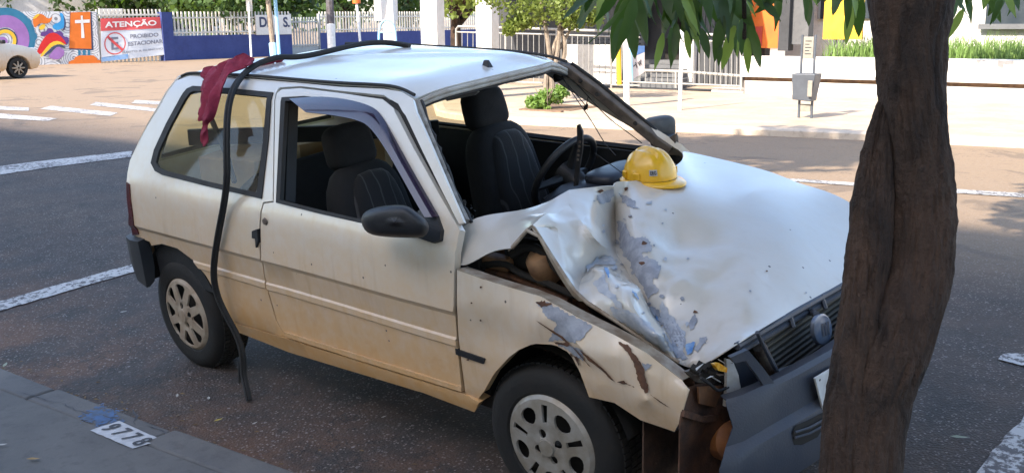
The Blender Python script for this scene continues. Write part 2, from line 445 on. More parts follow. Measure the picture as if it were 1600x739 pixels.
# ================================================================== THE WRECKED CAR (built in its own frame)
def m_carpaint(name='car_paint', dust_warmk=1.0, film=1.0, zsh=0.0, k=1.0):
    mt, nt, bs = nodes_of(name); co = coords(nt)
    sep = nt.nodes.new('ShaderNodeSeparateXYZ'); nt.links.new(co, sep.inputs[0])
    n1 = noise(nt, co, 2.3, 6, .6, .3); n2 = noise(nt, co, 17, 5, .6); n3 = noise(nt, co, 90, 3)
    z = math_(nt, 'ADD', sep.outputs['Z'], math_(nt, 'MULTIPLY', math_(nt, 'SUBTRACT', n1, .5), .22))
    low = maprange(nt, z, .98-zsh, .36-zsh, 0.0, .92*dust_warmk)
    low = math_(nt, 'MULTIPLY', low, maprange(nt, n2, .2, .6, .75, 1.0))
    paint = mixc(nt, maprange(nt, n1, .35, .7), tuple(k*x for x in (.66, .635, .59)), tuple(k*x for x in (.60, .57, .505)))
    film = mixc(nt, math_(nt, 'MULTIPLY', maprange(nt, n2, .35, .75, .24*film, .52*film), maprange(nt, sep.outputs['Z'], 1.40, 1.0)), paint, (.62, .43, .20))
    mp = nt.nodes.new('ShaderNodeMapping'); nt.links.new(co, mp.inputs[0]); mp.inputs['Scale'].default_value = (22, 22, 2.2)
    stk_ = math_(nt, 'MULTIPLY', maprange(nt, noise(nt, mp.outputs[0], 1, 4), .55, .75), maprange(nt, sep.outputs['Z'], 1.1, .6, .0, .35*dust_warmk))
    sm = math_(nt, 'MULTIPLY', maprange(nt, noise(nt, co, 7, 7, .7, .5), .56, .70), maprange(nt, sep.outputs['Z'], .66, .45, 0, .5*dust_warmk))
    film = mixc(nt, math_(nt, 'MAXIMUM', stk_, sm), film, (.24, .14, .07))
    c = mixc(nt, low, film, (.58, .305, .095))  # real dust, its colour pushed golden to carry the warm side light
    # specks of tar and tiny chips
    vor = N(nt, 'ShaderNodeTexVoronoi', Scale=15.0, Randomness=1.0); nt.links.new(co, vor.inputs['Vector'])
    vc = nt.nodes.new('ShaderNodeSeparateColor'); nt.links.new(vor.outputs['Color'], vc.inputs[0])
    sp = math_(nt, 'MULTIPLY', math_(nt, 'GREATER_THAN', vc.outputs[0], .72), math_(nt, 'LESS_THAN', vor.outputs['Distance'], .07))
    c = mixc(nt, sp, c, (.10, .08, .07))
    nt.links.new(c, bs.inputs['Base Color'])
    nt.links.new(maprange(nt, math_(nt, 'ADD', low, math_(nt, 'MULTIPLY', n2, .3)), .1, .8, .30, .68), bs.inputs['Roughness'])
    bs.inputs['Coat Weight'].default_value = .7; bs.inputs['Coat Roughness'].default_value = .14
    bump(nt, bs, math_(nt, 'ADD', n1, math_(nt, 'MULTIPLY', n3, .02)), .006, .5)
    return mt
M_BODY = m_carpaint()
M_BONNET = m_carpaint('shaded_bonnet_paint', .4, .3, .2, .80); M_WING = m_carpaint('wing_paint', .85, .9, .04)  # bonnet copy of the white paint darkened to carry the crown's shade
M_GREY = pmat('body_filler', (.31, .32, .35), (.22, .23, .26), 25, .6, lo=.4, hi=.6, bmp=(60, .002))
M_RUST = pmat('rust', (.13, .055, .025), (.06, .03, .02), 30, .85, bmp=(80, .003))
M_BLACK = pmat('black_plastic', (.010, .0105, .012), (.018, .018, .02), 18, .5, bmp=(200, .001))
M_BUMPER = pmat('dusty_plastic', (.036, .043, .060), (.052, .055, .066), 7, .55, bmp=(150, .001))
M_RUBBER = pmat('rubber', (.010, .010, .011), (.02, .018, .016), 20, .7)
M_TYRE = pmat('tyre_rubber', (.006, .006, .006), (.012, .010, .008), 9, .75, bmp=(60, .002))
M_HUB = pmat('hubcap_silver', (.34, .315, .275), (.24, .205, .155), 14, .42, .25)
M_HUBR = pmat('dusty_hubcap', (.40, .33, .25), (.30, .22, .15), 16, .55, .15)
M_DARK = pmat('dark_cavity', (.012, .011, .010), (.02, .016, .012), 10, .9)
M_TRIM = pmat('interior_trim', (.009, .0095, .011), (.014, .0145, .016), 20, .65, bmp=(300, .001))
M_DASH = pmat('dashboard_plastic', (.012, .015, .024), (.022, .025, .036), 8, .45)
def m_seat():
    mt, nt, bs = nodes_of('seat_fabric'); co = coords(nt)
    w = N(nt, 'ShaderNodeTexWave', Scale=4.2, Distortion=7.0, Detail=2.0); w.bands_direction = 'Y'; w.inputs['Detail Scale'].default_value = .9
    nt.links.new(co, w.inputs['Vector'])
    nt.links.new(mixc(nt, maprange(nt, w.outputs['Fac'], .955, .995, 0, .55), (.008, .008, .009), (.08, .08, .085)), bs.inputs['Base Color'])
    bs.inputs['Roughness'].default_value = .9; bs.inputs['Sheen Weight'].default_value = .15
    bump(nt, bs, noise(nt, co, 220, 3), .002); return mt
M_SEAT = m_seat()
M_SEATP = pmat('seat_side_fabric', (.007, .007, .008), (.011, .011, .012), 30, .92, bmp=(260, .002))
M_PILLAR = pmat('shaded_scuffed_pillar', (.17, .135, .105), (.08, .062, .05), 16, .7, bmp=(40, .003))  # brown holds the pillar's shading as well as its dirt
M_HEM = pmat('primer_hem', (.36, .31, .24), (.20, .14, .09), 20, .6)
M_STEEL = pmat('dirty_steel', (.20, .17, .14), (.09, .06, .045), 22, .6, .5)
def m_glass(name, col, a):
    mt, nt, bs = nodes_of(name); co = coords(nt)
    tr = nt.nodes.new('ShaderNodeBsdfTransparent'); gl = nt.nodes.new('ShaderNodeBsdfGlossy'); df = nt.nodes.new('ShaderNodeBsdfDiffuse')
    tr.inputs[0].default_value = rgb(col); gl.inputs['Roughness'].default_value = .04; df.inputs[0].default_value = (.45, .40, .32, 1)
    mx = nt.nodes.new('ShaderNodeMixShader')
    lw = N(nt, 'ShaderNodeLayerWeight', Blend=.5); nt.links.new(maprange(nt, math_(nt, 'POWER', lw.outputs['Facing'], 4.0), 0, 1, .03, .6), mx.inputs[0]); nt.links.new(tr.outputs[0], mx.inputs[1]); nt.links.new(gl.outputs[0], mx.inputs[2])
    m2 = nt.nodes.new('ShaderNodeMixShader'); nt.links.new(maprange(nt, noise(nt, co, 5, 6, .65), .4, .75, a*.4, a), m2.inputs[0])
    nt.links.new(mx.outputs[0], m2.inputs[1]); nt.links.new(df.outputs[0], m2.inputs[2])
    nt.links.new(m2.outputs[0], nt.nodes['Material Output'].inputs['Surface']); return mt
M_GLASS = m_glass('dusty_reflection_glass', (.80, .81, .66), .15)  # yellow tint paints murky reflections over the dust
M_VISOR = pmat('tinted_visor', (.022, .016, .040), (.05, .03, .045), 5, .16, coat=.6)
car = empty('wrecked_car', (0, 0, 0), None, 'wrecked dirty white three-door hatchback with crumpled bonnet and missing windscreen', 'car')
car.matrix_world = Matrix([[*RC[i], 0] for i in range(3)]+[[0, 0, 0, 1]])
ROWS = [.36, .45, .572, .580, .604, .612, .700, .722, .86, .93, .97, 1.36, 1.40]
def tuck(z): return .07*smoothstep(.88, 1.02, z)      # the far side's glasshouse has been pushed in
def side_panel(name, px, holes, mat, parent, dy=0.0, th=.012, mirror=False, warp=None):
    """a panel of the near body side: pixel outline laid on the side profile, filled along the profile's creases"""
    to2 = lambda q: [S(u, v)[[0, 2]] for u, v in q]
    o2 = resample(to2(px), .03); h2 = [resample(to2(h), .03) for h in holes]
    xs_ = [q[0] for q in o2]; zs_0 = [q[1] for q in o2]
    lines = [[(x_, r_) for x_ in np.arange(min(xs_)-.03, max(xs_)+.06, .05)] for r_ in ROWS if min(zs_0)+.004 < r_ < max(zs_0)-.004]
    v, f = tri2d(o2, h2, (), lines)
    V = []
    for p in v:
        y = ys(p[1])+dy + (warp(p[0], p[1]) if warp else 0)
        V.append((p[0]-.10*smoothstep(.9, 1.5, p[0])*smoothstep(.9, 1.3, p[1]), -y-tuck(p[1]), p[1]) if mirror else (p[0], y, p[1]))
    # faces look outwards (towards -y on the near side)
    F_ = []
    for a, b, c in f:
        n = (v[b][0]-v[a][0])*(v[c][1]-v[a][1])-(v[b][1]-v[a][1])*(v[c][0]-v[a][0])
        t = (a, b, c) if n > 0 else (a, c, b)
        F_.append(t if not mirror else t[::-1])
    o = mesh(name, V, F_, mat, parent, True, 25)
    if th: solid(o, th, -1)
    return o
QWIN = [(303,135),(365,139),(427,145),(420,215),(409,309),(330,291),(255,272),(244,266),(238,254),(243,234),(262,193),(285,151),(294,139)]
BODY = [(277,126),(297,118),(400,124),(470,130),(530,136),(600,139),(628,144),(646,155),(668,215),(700,290),(725,348),(717,350),(690,297),(660,236),(634,181),(622,162),(600,149),(530,142),(470,135),(437,137),
        (431,146),(426,314),(411,316),(405,358),(406,400),(412,430),(419,458),(431,500),(446,526),(361,502),(352,490),(346,478),(338,458),(322,431),(302,407),(277,388),(253,381),(237,384),(234,378),(208,367),(203,340),(200,300),(199,271),(203,251),(225,207),(250,166)]
DOOR = [(433,146),(441,140),(470,138),(540,146),(600,155),(617,169),(647,230),(680,290),(715,352),(719,359),(712,400),(711,420),(710,477),(713.5,531),(723,611),(448,525.5),(434,500),(422,458),(415,430),(409,400),(408,360),(413,318),(428,316)]
DWIN = [(442,152),(477,150),(540,157),(583,168),(597,183),(632,245),(664,300),(684,338),(688,374),(640,365),(562,347),(500,333),(433,316)]
def dent(x, z):   # scrapes and shallow dents of the side
    return .006*math.exp(-((x-.95)/.10)**2-((z-.50)/.10)**2) + .003*math.sin(x*5+z*3)
for mir in (False, True):
    bs_ = side_panel('body_side', BODY if not mir else BODY[:5]+BODY[17:], [QWIN], M_BODY, car, 0, .012, mir)
    door = side_panel('door', DOOR, [DWIN], M_BODY, car, -.004, .03, mir, dent)
    if not mir: near_side, near_door = bs_, door
    else: far_side, far_door = bs_, door
    sg = -1 if mir else 1
    # window seals and glass of the quarter window
    QS = QWIN
    sl = side_panel('window_seal', inset(QS, -1.0), [inset(QS, 7)], M_RUBBER, bs_, -.006, .012, mir)
    gl = side_panel('quarter_window', inset(QS, 4), [], M_GLASS, bs_, .004, 0, mir)
# tailgate side strip, tail lamp and rear skin
def strip(name, pts_a, pts_b, mat, parent, sub=4, th=.01, smooth=True):
    """ruled sheet between two 3-D polylines of equal length"""
    n = len(pts_a); V = []; F_ = []
    for i in range(n):
        for j in range(sub+1): V.append(np.asarray(pts_a[i])*(1-j/sub)+np.asarray(pts_b[i])*(j/sub))
    for i in range(n-1):
        for j in range(sub): a = i*(sub+1)+j; F_.append((a, a+1, a+sub+2, a+sub+1))
    o = mesh(name, V, F_, mat, parent, smooth, 40)
    if th: solid(o, th, 0)
    return o
flip = lambda P: [np.array([q[0], -q[1], q[2]]) for q in P]
def proj_car(X):
    q = MC @ (RC @ np.asarray(X, float) - CAM); return (W/2+F*q[0]/q[2], H/2-F*q[1]/q[2])
edge = [S(u, v) for u, v in [(277,127),(250,166),(225,207),(203,251),(199,271),(200,300),(203,340),(208,369)]]
ez = [q[2] for q in edge][::-1]; ex = [q[0] for q in edge][::-1]
ez = [.40]+ez; ex = [ex[0]]+ex
def tail_x(y, z): return float(np.interp(z, ez, ex)) - .055*(1-(y/.74)**2) - .004
def yz_panel(name, o2, holes, mat, parent, xf, step=.08, th=.012):
    v, f = tri2d(resample(o2, step), [resample(h, step) for h in holes], grid_pts(o2, step, step))
    o = mesh(name, [(xf(p[0], p[1]), p[0], p[1]) for p in v], f, mat, parent, True, 30)
    if th: solid(o, th, 0)
    return o
zt = [.42, .55, .70, .86, .95, 1.05, 1.2, 1.35, 1.42]
tg = [(ys(z)*.985, z) for z in zt]+[(-ys(z)*.985, z) for z in zt[::-1]]
rwin = [(-.55, 1.0), (.55, 1.0), (.47, 1.33), (-.47, 1.33)]
tailgate = yz_panel('tailgate', tg, [rwin], M_BODY, car, tail_x)
yz_panel('rear_window', [(-.56, .99), (.56, .99), (.48, 1.34), (-.48, 1.34)], [], M_GLASS, tailgate, lambda y, z: tail_x(y, z)+.01, .1, 0)
yz_panel('window_seal', [(-.58, .97), (.58, .97), (.50, 1.36), (-.50, 1.36)], [[(-.53, 1.02), (.53, 1.02), (.455, 1.315), (-.455, 1.315)]], M_RUBBER, tailgate, lambda y, z: tail_x(y, z)-.008, .1, .012)
M_LAMP = pmat('tail_lamp_red', (.10, .012, .012), (.05, .01, .012), 10, .25)
for mir in (False, True):
    side_panel('tail_lamp', [(199.2,284),(203.5,288),(207.5,330),(218,366),(208.6,367.5),(202.6,335)], [], M_LAMP, car, -.006, .02, mir)
# rear bumper: a rounded bar wrapped round the tail
def sweep(name, path, prof, mat, parent, smooth=True, close=False):
    """prof [(out, z)] swept along plan path [(x, y)] with outward normal to the left of travel"""
    n = len(path); V = []; m_ = len(prof)
    for i, p in enumerate(path):
        a = np.array(path[max(0, i-1)]); b = np.array(path[min(n-1, i+1)]); t = (b-a)/np.linalg.norm(b-a); nn = np.array([-t[1], t[0]])
        for o_, z in prof: q = np.array(p)+nn*o_; V.append((q[0], q[1], z))
    F_ = [(i*m_+j, (i+1)*m_+j, (i+1)*m_+(j+1) % m_, i*m_+(j+1) % m_) for i in range(n-1) for j in range(m_ if close else m_-1)]
    if close: F_ += [tuple(range(m_)), tuple((n-1)*m_+j for j in range(m_-1, -1, -1))]
    return mesh(name, V, F_, mat, parent, smooth, 45)
rb = [(-.215, -.762), (-.28, -.768), (-.335, -.755), (-.375, -.70), (-.40, -.55), (-.42, -.3), (-.425, 0)]
rb = rb + [(x, -y) for x, y in rb[-2::-1]]
bp_ = [(-.03, .41), (.0, .43), (.014, .50), (.016, .58), (.010, .64), (-.008, .655), (-.05, .65), (-.05, .41)]
rear_bumper = sweep('rear_bumper', rb[::-1], bp_, pmat('rear_bumper_plastic', (.022, .025, .030), (.034, .035, .037), 7, .55), car, True, True)
for v_ in rear_bumper.data.vertices:
    if v_.co.z < .52: v_.co.z += .11*smoothstep(-.24, -.37, v_.co.x)
# sills
SILL = [(361,503),(447,528),(724,614),(750,628),(742,643),(662,613),(453,550),(361,514)]
for mir in (False, True): side_panel('sill', SILL, [], M_BODY, car, -.003, .06, mir)
side_panel('fender_moulding', [(714,543),(760,559),(758,567),(715,552)], [], M_BLACK, car, -.010, .010)
# ---- roof
ngut = [PY(u, v, -.50) for u, v in [(284,120),(297,114.5),(345,117),(400,119.5),(470,126),(530,131),(600,134),(627,139),(648,150)]]
fgut = [PY(u, v, .50) for u, v in [(540,69),(590,68.5),(660,72),(700,74.5),(750,77.5),(800,81),(856,88),(886,98)]]
nz_ = lambda x: np.interp(x, [q[0] for q in ngut], [q[2] for q in ngut])
fz_ = lambda x: np.interp(x, [q[0] for q in fgut], [q[2] for q in fgut])
def roof_z(s_, t):
    x0 = ngut[0][0]*(1-t)+.10*t; x1 = ngut[-1][0]*(1-t)+fgut[-1][0]*t
    x = x0+(x1-x0)*s_ - .02*4*t*(1-t)*(1-s_) + .03*4*t*(1-t)*s_
    z = nz_(x)*(1-t)+fz_(x)*t + .030*(1-(2*t-1)**4) * smoothstep(-.02, .2, s_)*1.0 - .012*smoothstep(.9, 1.0, s_)
    # the long shallow buckle that runs diagonally over the roof
    dd = (t-.12-.75*s_); z += .012*math.exp(-(dd/.07)**2) - .014*math.exp(-((dd-.13)/.09)**2) - .010*math.exp(-((t-.25)/.15)**2-((s_-.75)/.2)**2)
    return np.array([x, -.5+t, z])
NR, NT = 40, 30
V = [roof_z(i/NR, j/NT) for i in range(NR+1) for j in range(NT+1)]
F_ = [(i*(NT+1)+j, (i+1)*(NT+1)+j, (i+1)*(NT+1)+j+1, i*(NT+1)+j+1) for i in range(NR) for j in range(NT)]
roof = mesh('roof', V, F_, M_BODY, car, True); solid(roof, .008, -1)
hl = mesh('headliner', [q-np.array([0, 0, .03]) for q in V], F_, pmat('headliner_cloth', (.20, .19, .17), (.13, .12, .11), 6, .95), car, True)
for g in (ngut, fgut):
    gg = [q+np.array([0, 0, .003]) for q in smooth_poly(g, 2, False)]
    MB().tube(gg, .0065, 8).build('roof_gutter', M_RUBBER, car, True)
# windscreen header and pillars
hdr = [roof_z(1.0, t)+np.array([.012, 0, -.012]) for t in np.linspace(0, 1, 14)]
b = MB()
for d0, r0 in ((np.array([-.004, 0, -.002]), .009), (np.array([-.006, 0, -.017]), .008), (np.array([-.03, 0, -.024]), .010)):
    b.tube([q+d0 for q in hdr], r0, 8)
header = b.build('windscreen_header', pmat('dirty_header', (.50, .48, .43), (.34, .29, .24), 9, .6, bmp=(60, .002)), car, True)
MB().tube([q+np.array([-.008, 0, -.029])+np.array([0, 0, random.uniform(-.002, .001)]) for q in resample(hdr, .05, False)], .005, 6).build('torn_seal', M_RUBBER, header, True)
def beam(name, pts, wa, wb, ax, mat, parent, bev=.006):
    pts = [np.asarray(q, float) for q in pts]; V = []; n = len(pts); ax = np.asarray(ax, float)
    for i, q in enumerate(pts):
        t = pts[min(i+1, n-1)]-pts[max(0, i-1)]; t /= np.linalg.norm(t)
        a = ax-t*(ax@t); a /= np.linalg.norm(a); c = np.cross(t, a)
        for s0, s1 in ((-1, -1), (1, -1), (1, 1), (-1, 1)): V.append(q+a*wa/2*s0+c*wb/2*s1)
    F_ = [(i*4+k, i*4+(k+1) % 4, i*4+4+(k+1) % 4, i*4+4+k) for i in range(n-1) for k in range(4)]+[(3, 2, 1, 0), tuple((n-1)*4+k for k in range(4))]
    o = mesh(name, V, F_, mat, parent, False); bevel(o, bev, 2, 50); return o
far_a = [PY(u, v, y) for u, v, y in [(872,104,.50),(890,109,.51),(930,138,.55),(985,183,.60),(1036,224,.645),(1050,232,.66)]]
pil = beam('a_pillar', far_a, .066, .045, (0, 1, 0), M_PILLAR, car)
side_edge = [PY(u, v, y) for u, v, y in [(893,100,.52),(935,130,.56),(990,175,.61),(1046,222,.66)]]
MB().tube(side_edge, .010, 6).build('pillar_seal', M_RUBBER, pil, True)
# holes and a torn flap at its foot
for u, v in ((941, 149), (1000, 194), (915, 128)):
    q = PY(u, v, .55)+np.array([0.01, -.045, .01]); MB().tube([q, q+np.array([.006, -.014, .006])], .009, 8).build('clip_hole', M_DARK, pil)
flap = [(1036,222),(1048,214),(1058,208),(1056,222),(1052,234),(1040,232)]
plate('torn_flap', flap, M_PILLAR, pil, lambda u, v: PY(u, v, .655), th=.006)
near_a = [PY(u, v, -.50-.16*k) for (u, v), k in zip([(650,160),(668,208),(690,262),(712,315),(728,348)], (0, .25, .5, .75, 1))]
MB().tube(near_a, .018, 8).build('a_pillar_flange', pmat('flange_grey', (.34, .31, .27), (.14, .12, .10), 22, .6), car, True)
b = MB(); rs = resample(near_a, .02, False)
b.tube([q+np.array([.012, .014, .0])+np.array([random.uniform(-.004, .004), random.uniform(-.004, .004), random.uniform(-.004, .004)]) for q in rs], [random.uniform(.005, .010) for _ in rs], 6)
b.build('torn_seal', M_RUBBER, near_side, True)
b = MB()   # broken glass and sealant crumbs left at the foot of the pillar
for _ in range(26):
    q = PY(random.uniform(712, 742), random.uniform(318, 352), -.60)+np.random.normal(0, .006, 3); e = [np.random.normal(0, .008, 3) for _ in range(3)]
    b.add([q, q+e[0], q+e[1], q+e[2]], [(0, 1, 2), (0, 2, 3), (0, 3, 1), (1, 3, 2)])
tag(b.build('windscreen_shards', M_DARK, near_side), kind='stuff')
# inner door reveal: the dark gap between door frame and roof, B pillar inside
def sheet_px(name, pxy, mat, parent, P, th=.006, holes=()):
    v, f = tri2d(resample(pxy, 12), [resample(h, 12) for h in holes], grid_pts(pxy, 18, 18))
    o = mesh(name, [P(p[0], p[1]) for p in v], f, mat, parent, True, 40)
    if th: solid(o, th, 0)
    return o
side_panel('door_seal', [(434,140),(470,134),(540,140),(604,148),(626,162),(664,240),(694,300),(718,352),(706,352),(676,300),(640,236),(608,176),(590,162),(540,152),(470,145),(444,147)], [], M_RUBBER, car, .022, .01)
# ---- near front fender
FEN = [(714,421,0),(770,441,0),(844,463,.0),(905,496,.012),(960,523,.018),(1010,551,.022),(1066,594,.03),(1076,609,.0),(1063,656,-.004),(1054,674,.01),(1001,656,-.012),(960,629,-.018),(921,620,-.012),
       (907,582,-.012),(891,551,-.014),(866,537.5,-.014),(833,536,-.014),(805,548,-.012),(772,582,-.006),(755,612,0),(739,634,.006),(727,612,0),(717,531,0),(714,477,0),
       (780,480,-.002),(765,520,.004),(850,500,-.016),(905,540,-.020),(940,570,-.030),(985,592,-.026),(1030,622,-.012),(890,512,-.004),(960,556,-.012),(1015,585,-.008),(820,510,-.006),(1010,625,-.03),(940,602,-.024)]
c3 = [S(u, v, d) for u, v, d in FEN]
arch = [np.array(q) for q in FEN[12:20]]; arch = [arch[0]]+smooth_poly(arch, 1, False)[1:-1]+[arch[-1]]
FEN2 = [np.array(q) for q in FEN[:12]]+arch+[np.array(q) for q in FEN[20:]]; sh_ = len(FEN2)-len(FEN)
c2 = [(q[0], q[1]) for q in FEN2]
P, T = thin_plate([S(*q) for q in FEN2], c2, list(range(24+sh_)), rim=False, creases=[(a_+sh_, b_+sh_) if a_ > 11 else (a_, b_+sh_) for a_, b_ in ((31,27),(27,28),(28,29),(3,31),(29,30))])
def oriented(name, P, T, mat, parent, toward, th=.003, sharp=28):
    T2 = []
    for a, b_, c in T:
        n = np.cross(P[b_]-P[a], P[c]-P[a]); T2.append((a, b_, c) if n @ (toward-P[a]) > 0 else (a, c, b_))
    o = mesh(name, P, T2, mat, parent, True, sharp)
    if th: solid(o, th, -1)
    return o
fender = oriented('front_fender', P, T, M_WING, car, CC, .004)
FT = smooth_poly([c3[i] for i in (0, 1, 2, 3, 4, 5, 6)], 1, False)
strip('fender_flange', FT, [q+np.array([0, .05, -.006]) for q in FT], M_HEM, fender, 2, .004)
strip('fender_channel', [q+np.array([0, .055, -.012]) for q in FT], [q+np.array([0, .075, -.07]) for q in FT], M_RUST, fender, 2, .004)
strip('fender_lip', [c3[i] for i in range(12, 20)], [c3[i]+np.array([0, .03, .0]) for i in range(12, 20)], M_BODY, fender, 1, .003)
# far front fender: plain
ff = [S(u, v) for u, v in [(714,421),(844,463),(905,490),(1010,540),(1066,580),(1076,609),(1054,674),(1001,656),(921,620),(907,582),(891,551),(866,537),(833,536),(805,548),(772,582),(755,612),(739,634),(727,612),(716,531),(713,477)]]
v, f = tri2d([(q[0], q[2]) for q in ff]); oriented('front_fender', np.array([(p[0], -ys(p[1]), p[1]) for p in v]), f, M_BODY, car, np.array([1, 9, 1.]), .004)
# ---- bonnet
BON = [(714,411,'y',-.745),(757,399,'y',-.745),(800,387,'y',-.74),(831,351,'y',-.70),(877,424,'y',-.715),(905,465,'y',-.71),(958,498,'y',-.70),(1004,530,'y',-.69),(1061,566,'y',-.67),(1092,573,'y',-.63),
       (1149,538,'x',3.0),(1230,490,'x',3.0),(1316,441,'x',3.0),(1390,400,'x',2.985),None,(1325,315,'y',.64),(1250,287,'y',.64),(1180,262,'y',.64),(1076,238,'y',.64),(1066,250,'y',.45),
       (1012,278,'y',.09),(968,284,'y',-.09),(959,291,'y',-.14),(889,297,'y',-.32),(820,327,'y',-.5),(727,350,'y',-.655),
       (962,396,'z',.845),(1008,465,'z',.770),(1037,512,'z',.725),(889,322,'y',-.41),(928,362,'z',.985),(912,421,'z',.868),(946,399,'z',.868),(976,424,'z',.842),
       (952,440,'z',.888),(990,482,'z',.848),(1026,522,'z',.792),(1022,332,'z',.968),(1060,380,'z',.880),(1150,400,'z',.862),(1130,310,'z',.952),(1222,350,'z',.892),(1250,420,'z',.805),
       (1085,480,'z',.775),(1165,480,'z',.792),(1112,532,'z',.722),(1048,440,'z',.83),(985,330,'z',.975),(1120,360,'z',.905),(860,362,'y',-.60),(790,352,'y',-.63),(1175,300,'z',.945),(1075,300,'z',.985),(1000,400,'z',.885),(1060,515,'z',.735),(930,310,'y',-.25),(1200,430,'z',.822),
       (961,343,'z',.905),(926,417,'z',.908),(950,412,'z',.912),(972,437,'z',.888),(975,300,'z',1.0),(946,345,'z',.945),(1000,455,'z',.868),(1040,520,'z',.772)]
c3 = []; c2 = []
for q in BON:
    if q is None: X = np.array([2.965, .62, .725]); c3.append(X); c2.append(proj_car(X)); continue
    u, v, k_, val = q; c3.append({'x': PX, 'y': PY, 'z': PZ}[k_](u, v, val)); c2.append((u, v))
BCR = [(22,57),(57,26),(26,27),(27,28),(28,8),(3,29),(29,23),(3,49),(30,26),(31,32),(32,33),(33,27),(31,5),(29,30),(2,50)]
P, T = thin_plate(c3, c2, list(range(26)), BCR, 3)
from mathutils.bvhtree import BVHTree
from mathutils import noise as mno
for i in range(len(P)):      # small ripples in the buckled sheet, strongest near the impact
    w = math.exp(-((P[i][0]-2.55)/.35)**2-((P[i][1]+.45)/.3)**2)
    P[i][2] += .010*w*mno.fractal(Vector(P[i])*9, 1.0, 2.0, 3) + .0012*mno.noise(Vector(P[i])*4)
def refine(P, T):
    P = [np.asarray(p) for p in P]; mid = {}; T2 = []
    def md(a, b):
        k = (min(a, b), max(a, b))
        if k not in mid: mid[k] = len(P); P.append((P[a]+P[b])/2)
        return mid[k]
    for a, b, c in T: ab, bc, ca = md(a, b), md(b, c), md(c, a); T2 += [(a, ab, ca), (ab, b, bc), (ca, bc, c), (ab, bc, ca)]
    return np.array(P), T2
def facet_field(step, amp, seed):
    r_ = random.Random(seed); pts_ = [(a_+r_.uniform(-.38, .38)*step, b_+r_.uniform(-.38, .38)*step) for a_ in np.arange(1.7, 3.3, step) for b_ in np.arange(-1.0, .9, step)]
    v_, e_, f_, *_ = delaunay_2d_cdt([Vector(q) for q in pts_], [], [], 0, 1e-6)
    return BVHTree.FromPolygons([(q[0], q[1], r_.uniform(-1, 1)*amp) for q in v_], [tuple(t) for t in f_])
FACET, FACET2 = facet_field(.115, .029, 4), facet_field(.05, .007, 9)
P, T = refine(P, T)
for i in range(len(P)):      # the sheet has buckled into sharp-edged facets round the impact
    x, y, z = P[i]
    w = math.exp(-((x-2.52)/.26)**2-((y+.55)/.22)**2); w2 = 0.0
    h_ = FACET.ray_cast(Vector((x, y, 5)), Vector((0, 0, -1))); h2_ = FACET2.ray_cast(Vector((x, y, 5)), Vector((0, 0, -1)))
    if h_[0] is not None: P[i][2] += w*h_[0].z
    if h2_[0] is not None: P[i][2] += w*h2_[0].z
bonnet = oriented('bonnet', P, T, M_BONNET, car, CC, .003, 16)
# the bonnet's turned-down near edge and its inner frame
be = smooth_poly([c3[i] for i in (2, 3, 4, 5, 6, 7, 8)], 1, False)
MB().tube(be, .007, 8).build('bonnet_hem', M_HEM, bonnet, True)
LIPP = smooth_poly([(794,392,-.735),(822,358,-.70),(832,353,-.695),(866,418,-.70),(893,460,-.70),(905,470,-.70)], 1, False)
LIPE = smooth_poly([(800,387,-.74),(829,350,-.70),(838,356,-.705),(877,424,-.715),(905,465,-.71),(912,470,-.71)], 1, False)
strip('bonnet_edge', [PY(*q) for q in LIPE], [PY(*q) for q in LIPP], M_HEM, bonnet, 2, .004)
strip('bonnet_edge', [q+np.array([0, .002, -.004]) for q in be[5:]], [q+np.array([-.012, .02, -.02]) for q in be[5:]], M_RUST, bonnet, 1, .003)
# ---- loose paint: grey filler, bare rust and blue smears lying on the panels
def bvh(o): return BVHTree.FromPolygons([v.co for v in o.data.vertices], [p.vertices for p in o.data.polygons])
TREE = {bonnet: bvh(bonnet), fender: bvh(fender)}
def decal(name, px, mat, target, lift=.0016, step=2.2, jag=1.0):
    ring = []; px = resample(px, step); n_ = len(px); sd_ = random.uniform(0, 99)
    for i, p in enumerate(px):
        t = px[(i+1) % n_]-px[i-1]; nn = np.array([-t[1], t[0]])/(np.linalg.norm(t)+1e-9)
        ring.append(p+nn*jag*(4.5*mno.noise(Vector((p[0]*.09, p[1]*.09, sd_)))+3.2*mno.noise(Vector((p[0]*.28, p[1]*.28, sd_+9)))+random.gauss(0, .45)))
    v, f = tri2d(ring, (), grid_pts(ring, 4.5, 4.5)); V = []; ok = []
    for p in v:
        d = Vector(cray(p[0], p[1])).normalized(); h = TREE[target].ray_cast(Vector(CC), d)
        if h[0] is None: V.append((0, 0, 0)); ok.append(False)
        else: V.append(h[0]-d*lift+(h[1]*lift if h[1].dot(d) < 0 else -h[1]*lift)); ok.append(True)
    f = [t for t in f if all(ok[i] for i in t)]
    f = [t for t in f if max((Vector(V[t[a]])-Vector(V[t[a-1]])).length for a in range(3)) < .06]
    if not f: return None
    par = list(range(len(V)))                            # keep one connected piece
    def fd(i):
        while par[i] != i: par[i] = par[par[i]]; i = par[i]
        return i
    for t in f: par[fd(t[1])] = fd(t[0]); par[fd(t[2])] = fd(t[0])
    cnt = {}
    for t in f: cnt[fd(t[0])] = cnt.get(fd(t[0]), 0)+1
    big = max(cnt, key=cnt.get); f = [t for t in f if fd(t[0]) == big]
    used = sorted(set(i for t in f for i in t)); mp = {i: k for k, i in enumerate(used)}
    return mesh(name, [V[i] for i in used], [tuple(mp[i] for i in t) for t in f], mat, target, True)
M_SMEAR = pmat('blue_smear', (.05, .17, .42), (.22, .34, .50), 30, .55)
M_SCRAPE = pmat('scraped_primer', (.30, .33, .38), (.42, .43, .45), 34, .6, bmp=(70, .002))
